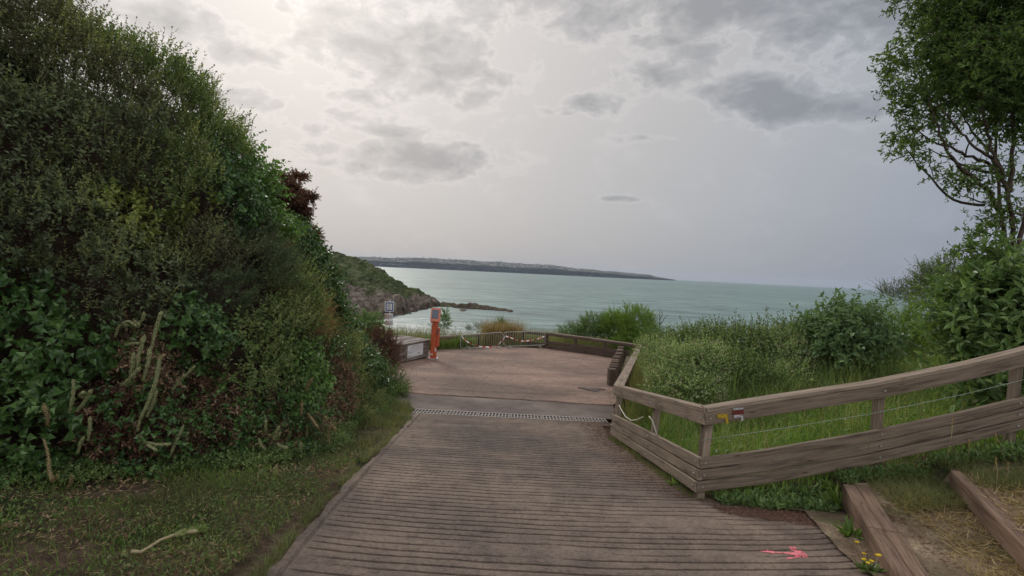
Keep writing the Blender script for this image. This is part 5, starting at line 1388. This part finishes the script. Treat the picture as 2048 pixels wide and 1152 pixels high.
V, F = leaves_np(P, dd_, .045 * (.4 + RNG.random(len(P))), .02, 4); o = np_mesh('leaf_litter', V, F, L['dead']); tag(o, kind='stuff')
# beyond the terrace
grass('cliff_grass', [(-7.5, 25.3), (-3.8, 26), (-1.8, 28.0), (2, 29.4), (5.6, 26.2), (9, 28.5), (6, 34), (2, 35.5), (-3, 31), (-8, 28.5)], 14000, .62, .014, 'scrub', .5, seed=5, seg=2, hvar=1.1)
grass('cliff_grass', [(-1.3, 28.9), (0.6, 29.8), (.6, 31), (-1.5, 30.3)], 2500, 1.2, .016, 'ochre', .4, seed=5, seg=2)
grass('cliff_grass', [(-6.8, 25.2), (-5.0, 25.7), (-5.2, 26.6), (-7, 26.4)], 900, .7, .012, 'tall', .4, seed=5, seg=2)
grass('cliff_grass', [(-3.8, 25.0), (-1.8, 27.0), (-1.7, 27.5), (-3.6, 25.7)], 1500, .55, .012, 'verge', .5, seed=55, seg=2)
grass('cliff_grass', [(-3.8, 25.0), (-1.8, 27.0), (-1.7, 27.5), (-3.6, 25.7)], 1200, .6, .012, 'field', .5, seed=56, seg=2)
grass('tall_grass', [(2.3, 11.0), (3.2, 11.4), (7.6, 25.2), (5.6, 25.0)], 5000, .75, .012, 'tall', .45, seed=15, seg=3)
grass('tall_grass', [(2.3, 11.0), (3.0, 11.2), (7.2, 25.2), (5.8, 25.0)], 1800, .9, .012, 'ochre', .45, seed=16, seg=3)

# ------------------------------------------------------------------ shrubs on the right
RG = 'shrubs beyond the fences'
O = {
    'cream': ('cream', .05, .03, 95, 12, .34, 4, .55, 60),
    'mixed': ('mid', .075, .036, 80, 11, .42, 6, .5, 60),
    'elder': ('elder', .15, .07, 52, 8, .48, 6, .35, 70),
    'broad': ('broad', .19, .075, 48, 8, .55, 6, .45, 65),
    'tam':   ('tamarisk', .09, .016, 150, 20, .36, 4, .5, 50),
    'grey':  ('grey', .055, .022, 90, 13, .42, 4, .7, 50),
    'green': ('broad', .07, .036, 85, 11, .36, 6, .5, 60),
    'darkm': ('mid', .06, .028, 110, 12, .38, 4, .5, 55),
    'fern':  ('tamarisk', .09, .020, 90, 16, .55, 4, .3, 65),
}
def rs(name, lab, blobs, k, dens=1.0): return clump_shrub(name, lab, 'shrub', blobs, None, RG, dens, over=O[k], blossom=(k == 'cream'))
rs('tamarisk', 'rounded bright green feathery bush behind the corner of the back fence', [blob(1275, 655, 27.5, 46, 42), blob(1235, 655, 28.5, 40, 34), blob(1300, 690, 26.5, 28, 28), blob(1270, 690, 27, 45, 30)], 'tam', .8)
rs('shrub', 'low spreading green shrub left of the rounded feathery bush', [blob(1180, 662, 29.5, 34, 18), blob(1145, 664, 30, 30, 16), blob(1190, 650, 29, 34, 22), blob(1215, 648, 29.5, 28, 20), blob(1170, 650, 30, 10, 14)], 'green', .9)
rs('shrub', 'small loose green shrub right behind the orange terminal', [blob(888, 645, 28.5, 16, 20), blob(890, 628, 28.5, 8, 12), blob(868, 652, 28.5, 10, 8)], 'green', .8)
rs('shrub', 'small round green shrub rising behind the steel barriers', [blob(1000, 652, 31, 15, 13), blob(1004, 645, 31, 7, 10)], 'darkm', .9)
rs('shrub', 'dry ochre and green tussock left of the round green shrub', [blob(965, 656, 31, 20, 9), blob(940, 660, 31, 14, 6)], 'grey', .6)
rs('flowering_shrub', 'cream flowering shrub just behind the short ramp fence', [blob(1372, 735, 11.4, 66, 46), blob(1330, 725, 12.4, 44, 44), blob(1415, 730, 11.4, 50, 48), blob(1390, 775, 10.7, 56, 34), blob(1330, 770, 11.2, 40, 32), blob(1300, 700, 15, 30, 28)], 'cream', 1.25)
rs('shrub', 'mixed green hedge shrub in the middle between feathery bush and elder', [blob(1360, 695, 14.5, 44, 26), blob(1330, 690, 16, 34, 24), blob(1540, 680, 13.5, 50, 30), blob(1600, 670, 13.5, 40, 30), blob(1440, 690, 13.5, 66, 38), blob(1400, 680, 14.5, 50, 22), blob(1500, 705, 13, 62, 48), blob(1460, 735, 11.8, 60, 42), blob(1500, 755, 11.2, 56, 30)], 'mixed', 1.2)
rs('flowering_shrub', 'pale tasselled shrub with seed heads in the middle of the right hedge', [blob(1570, 715, 12.4, 62, 50), blob(1560, 690, 13, 46, 40), blob(1600, 730, 12, 44, 46), blob(1570, 755, 11.4, 52, 30)], 'cream', 1.0)
rs('elder_shrub', 'dark green elder with big pale leaves left of the fern patch', [blob(1690, 660, 12, 68, 48), blob(1730, 690, 11.6, 70, 50), blob(1650, 690, 12.2, 48, 46), blob(1700, 630, 12.4, 30, 28), blob(1690, 715, 11.6, 66, 36)], 'elder', 1.0)
rs('fern_bush', 'feathery fern bush between the elder and the broad leaved bush', [blob(1810, 650, 12.5, 52, 38), blob(1800, 690, 12, 50, 36), blob(1850, 680, 12.2, 40, 40)], 'fern', .8)
rs('shrub', 'grey green upright shrub on the horizon right of the sea', [blob(1785, 590, 15, 34, 26), blob(1830, 585, 15, 34, 36)], 'grey', .8)
rs('shrub', 'rounded olive shrub on the skyline between grey shrub and tree', [blob(1868, 566, 13.5, 46, 44), blob(1900, 560, 13.2, 44, 40), blob(1890, 600, 13, 44, 36)], 'darkm', .9)
rs('broadleaf_shrub', 'large fresh green broad leaved bush at the right under the tree', [blob(1950, 610, 9.0, 76, 60), blob(2010, 600, 8.8, 70, 66), blob(1990, 540, 9.2, 44, 40), blob(1940, 670, 8.8, 60, 50), blob(2040, 680, 8.6, 70, 80), blob(1980, 690, 8.6, 70, 56), blob(1930, 620, 9.2, 46, 40), blob(2100, 620, 8.6, 70, 90), blob(1960, 790, 8.2, 40, 30), blob(2030, 770, 8.2, 60, 60)], 'broad', 1.0)
# wiry seed stalks above the hedge
root = empty('seed_stalks', at(1470, 660, 13), 'thin dark seed stalks sticking up above the middle hedge against the sea', 'plant')
rr2 = random.Random(3); mb = MB(); lv = []
for (px, y0, y1) in [(1472, 670, 618), (1465, 670, 632), (1480, 668, 628), (1533, 665, 615), (1505, 670, 628), (1552, 660, 622), (1565, 660, 622), (1570, 655, 625), (1590, 655, 630), (1625, 650, 610), (1610, 650, 622), (1418, 680, 648), (1400, 680, 650), (1380, 680, 655), (1520, 665, 630)]:
    a = at(px, y0 + 40, 12.8); b = at(px + rr2.uniform(-3, 3), y1, 12.8); mid2 = lerp(a, b, .5) + [rr2.uniform(-.03, .03), 0, 0]
    mb.tube([a, mid2, b], [.008, .006, .003], 4)
    for q_ in range(14):
        lv.append(lerp(a, b, rr2.uniform(.45, 1.0)))
mb.build('stems', M['twig'], root); lv = np.array(lv)
V, F = leaves_np(lv, rdir(len(lv)) + [0, 0, .3], .07, .03, 4); np_mesh('foliage', V, F, L['grey'], root)
root = empty('bare_branch', at(1325, 680, 27), 'thin bare dead branches right of the rounded feathery bush', 'branch')
mb = MB()
for pl in [[(1318, 670), (1320, 640), (1318, 615)], [(1320, 650), (1330, 635), (1336, 628)], [(1318, 660), (1334, 655), (1342, 652)], [(1319, 640), (1325, 628), (1322, 618)], [(1320, 665), (1338, 668), (1345, 664)]]:
    mb.tube([at(x, y, 27) for x, y in pl], [.02, .014, .006], 5)
mb.build('twig', M['twig'], root)

# weeds by the first step
def rosette(name, lab, px, py, n, ln, w, lm, flowers=0, up=.9):
    c = ghit(px, py); root = empty(name, c, lab, 'plant')
    az = RNG.random(n) * 6.283; d = np.stack([np.cos(az), np.sin(az), up * (.4 + RNG.random(n))], 1)
    V, F = leaves_np(np.repeat(c[None], n, 0) + RNG.normal(size=(n, 3)) * [.03, .03, .005], d, ln * (.6 + .7 * RNG.random(n)), w, 6, droop=.35); np_mesh('foliage', V, F, L[lm], root)
    for k in range(flowers):
        a = random.random() * 6.28; r = .16 * random.random() + .03; p = c + np.array([r * math.cos(a), r * math.sin(a), .10 + .07 * random.random()])
        m_ = 14; az = np.linspace(0, 6.283, m_, endpoint=False); V, F = leaves_np(np.repeat(p[None], m_, 0), np.stack([np.cos(az), np.sin(az), np.full(m_, .35)], 1), .022, .010, 4)
        fo_ = np_mesh('flower', V, F, M['flower_y'], root)
        mb = MB(); mb.tube([c, lerp(c, p, .6) + [.01, 0, 0], p], .002, 4); mb.build('flower_stem', M['stalk'], fo_)
rosette('dandelion', 'larger dandelion rosette with upright leaves against the lower timber step', 1686, 1018, 26, .26, .045, 'weed')
rosette('dandelion', 'smaller dandelion rosette lower along the timber step', 1705, 1075, 30, .18, .03, 'weed')
rosette('buttercup', 'small clump with tiny yellow flowers at the bottom by the timber step', 1738, 1142, 60, .09, .02, 'mid', 7)
rosette('weed', 'small weed with drooping leaves at the far end of the timber step', 1662, 982, 30, .15, .05, 'weed')
rosette('weed', 'small green tuft on the ramp edge under the short fence', 1352, 970, 24, .12, .03, 'weed')
# straw stalks with seed heads in front of the climbing fence
for (px0, py0, px1, py1, lab) in [(1890, 905, 1906, 838, 'tall straw seed stalk leaning against the lower boards'), (1932, 900, 1938, 880, 'short straw stalk with a thick seed head by the boards'), (2010, 905, 1992, 870, 'bent straw stalk near the upper timber step'), (1990, 965, 1992, 918, 'upright straw stalk above the upper timber step'), (2008, 950, 2016, 928, 'straw stalk with pale seed head at the right edge')]:
    a = ghit(px0, py0 + 25); b = at(px1, py1, a[1] - .05); root = empty('seed_stalk', a, lab, 'grass stalk', 'straw seed stalks by the side path')
    mb = MB(); mb.tube([a, lerp(a, b, .6) + [.02, 0, .02], b], [.004, .003, .002], 4); mb.build('stem', M['stalk'], root)
    n = 40; t = .72 + .28 * RNG.random(n); V, F = leaves_np(np.stack([lerp(a, b, x) for x in t]), np.repeat((b - a)[None], n, 0) + rdir(n) * .12, .03, .006, 4); np_mesh('seed_head', V, F, L['dry'], root)

# ------------------------------------------------------------------ tree at the right
YT = 9.6
base_t = at(2052, 640, YT + .2); base_t[2] = float(gz(base_t[0], base_t[1])) - .1
root = empty('tree', base_t, 'tall many stemmed tree with a dark crown at the right edge of the picture', 'tree')
limbs = []
def limb(pts, r0, r1, jitter=.015):
    P = np.array([at(x, y, Yv) for x, y, Yv in pts]); d = np.r_[0, np.cumsum(np.linalg.norm(np.diff(P, axis=0), axis=1))]
    n = max(6, int(d[-1] / .12)); q = np.linspace(0, d[-1], n); C = np.stack([np.interp(q, d, P[:, k]) for k in range(3)], -1)
    for _ in range(3): C[1:-1] = (C[:-2] + 2 * C[1:-1] + C[2:]) / 4
    C[1:-1] += RNG.normal(size=(n - 2, 3)) * jitter
    limbs.append((C, np.linspace(r0, r1, n) * .8)); return C
def tr(x, y): return (1780 + x / 3.6, 280 + y / 3.6)
bt = tuple(project(base_t))
def LB(pts, r0, r1, Ya=YT, Yb=YT): 
    n = len(pts); return limb([(*tr(x, y), Ya + (Yb - Ya) * i / (n - 1)) for i, (x, y) in enumerate(pts)], r0, r1)
mainb = [((bt[0] - 1780) * 3.6, (bt[1] - 280) * 3.6)]
LB(mainb + [(940, 1000), (935, 900), (880, 680), (862, 480), (858, 380), (815, 280), (780, 200), (740, 90), (700, -40), (650, -300), (600, -700)], .075, .016, YT + .1, YT - .4)
LB(mainb + [(930, 980), (900, 860), (830, 700), (800, 560), (790, 380), (770, 240), (765, 120), (760, -20), (780, -300), (800, -700)], .06, .015, YT + .2, YT + .5)
LB(mainb + [(960, 980), (920, 760), (965, 600), (1000, 420), (990, 200), (1000, -100), (980, -500)], .085, .016, YT, YT + .3)
LB([(858, 380), (880, 300), (880, 120), (890, 40), (880, -150), (850, -400)], .055, .012, YT - .1, YT - .3)
LB([(790, 520), (740, 410), (690, 350), (600, 280), (490, 190), (410, 80), (380, 20), (330, -120), (280, -300)], .06, .01, YT + .3, YT - .5)
LB([(680, 465), (640, 445), (560, 460), (440, 430), (370, 380), (320, 300), (260, 240), (180, 150), (100, 70), (60, -40)], .035, .007, YT + .3, YT + .6)
LB([(690, 450), (600, 420), (540, 415), (480, 380)], .02, .006, YT + .3, YT + .2)
LB([(770, 240), (700, 245), (600, 215), (500, 170), (420, 130), (330, 90), (240, 60)], .035, .007, YT + .4, YT + .9)
LB([(770, 220), (700, 160), (630, 130), (540, 100), (440, 60), (330, 20), (200, -40), (80, -180)], .04, .008, YT + .3, YT - .2)
LB([(790, 190), (740, 130), (640, 70), (560, 0), (450, -120), (330, -300)], .04, .008, YT, YT - .8)
LB([(815, 285), (760, 180), (700, 60), (560, -100), (420, -350)], .04, .008, YT - .1, YT + .8)
LB([(880, 540), (830, 560), (750, 640), (700, 740)], .02, .006, YT, YT - .1)
LB([(965, 530), (900, 535), (840, 565)], .03, .02, YT, YT)
LB([(290, 150), (300, 230), (330, 310)], .012, .008, YT + .5, YT + .5)
LB([(100, 70), (60, -60), (10, -220), (-30, -430), (-20, -560)], .012, .004, YT + .55, YT + .3)
for k in range(34):
    C, rd = limbs[RNG.integers(0, 11)]; i = RNG.integers(len(C) // 3, len(C)); p = C[i]
    if p[0] < 7.6: continue
    d = unit((rdir(1)[0] * .9 + [-.2, 0, .9])[None])[0]; ln = .5 + .7 * random.random(); n = 7
    if d[0] < -.2: continue
    Q_ = np.array([p + d * ln * t + np.array([0, 0, .15 * t * t]) for t in np.linspace(0, 1, n)]); Q_[1:] += RNG.normal(size=(n - 1, 3)) * .02
    limbs.append((Q_, np.linspace(min(.016, rd[i] * .7), .003, n)))
tmb = MB(); bmb = MB()
for k, (C, rd) in enumerate(limbs): (tmb if k < 3 else bmb).tube(C, list(rd), 8 if k < 3 else 5)
to = tmb.build('trunk', M['bark'], root); bmb.build('branches', M['bark'], to)
cb_ = [blob(1990, 70, YT, 120, 120), blob(1910, 90, YT, 60, 95), blob(2060, 160, YT - .3, 110, 120), blob(1920, 190, YT, 70, 55), blob(1872, 205, YT - .2, 48, 62), blob(1860, 258, YT + .3, 46, 42), blob(2030, 240, YT, 50, 50), blob(1960, -60, YT, 150, 110), blob(2110, 20, YT, 120, 170), blob(1960, 150, YT + .6, 80, 80), blob(1980, 130, YT - .7, 90, 80), blob(1862, 150, YT, 34, 50), blob(1905, 285, YT + .4, 55, 30)]
parts = []; stl = []
for (c, r), dn_ in zip(cb_, (1.1, .75, 1.1, .35, .36, .28, .35, 1.1, 1, .7, .7, .36, .12)):
    r = np.array(r); n = int(84 * dn_ * 12 * (r[0] * r[2])); d = rdir(n); rad = RNG.random(n) ** .5 * (1 + .3 * fbm(d + c, 2, 3)); P = np.array(c) + d * r * rad[:, None]
    V, F, lines = shoots(P, d * .5 + [0, 0, .15] + RNG.normal(size=(n, 3)) * .6, .24 * (.6 + .8 * RNG.random(n)), 9, .085, .036, 60, 6, jit=.35, droop=.3); parts.append((V, F)); stl.append(stems_np(lines, .004))
spr = [(1775, 105, 9), (1770, 140, 12), (1778, 170, 10), (1768, 200, 3), (1785, 185, 10), (1800, 210, 12), (1783, 232, 4), (1795, 130, 12), (1812, 120, 12), (1820, 75, 10), (1815, 60, 6), (1830, 30, 12), (1800, 285, 14), (1795, 262, 10), (1806, 300, 10), (1840, 325, 6), (1870, 340, 5), (1880, 360, 4), (1920, 370, 16), (1945, 358, 10), (1915, 350, 12), (1985, 405, 10), (1990, 420, 10), (1970, 440, 10), (1955, 470, 10), (1935, 490, 8), (1925, 510, 7), (1960, 460, 8), (1995, 445, 12), (1980, 360, 8), (2040, 350, 12), (1905, 515, 6), (1985, 330, 7)]
for px, py, n in spr:
    n = n * 2; P = np.array(at(px + 12, py, YT + random.uniform(-.2, .4))) + RNG.normal(size=(n, 3)) * [.07, .2, .07]
    V, F, lines = shoots(P, RNG.normal(size=(n, 3)) * .6 + [-.2, 0, .2], .2, 6, .085, .036, 60, 6, jit=.35, droop=.3); parts.append((V, F)); stl.append(stems_np(lines, .004))
V, F = cat_np(parts); co = np_mesh('crown', V, F, L['crown'], root)
V, F = cat_np(stl); np_mesh('twigs', V, F, M['bark'], co)

# ------------------------------------------------------------------ view settings
scene.view_settings.view_transform = 'Standard'; scene.view_settings.look = 'None'
scene.view_settings.exposure = 0; scene.view_settings.gamma = 1; scene.view_settings.use_curve_mapping = False
scene.cycles.max_bounces = 8; scene.cycles.diffuse_bounces = 4; scene.cycles.transmission_bounces = 4; scene.cycles.volume_bounces = 0
scene.cycles.use_denoising = True
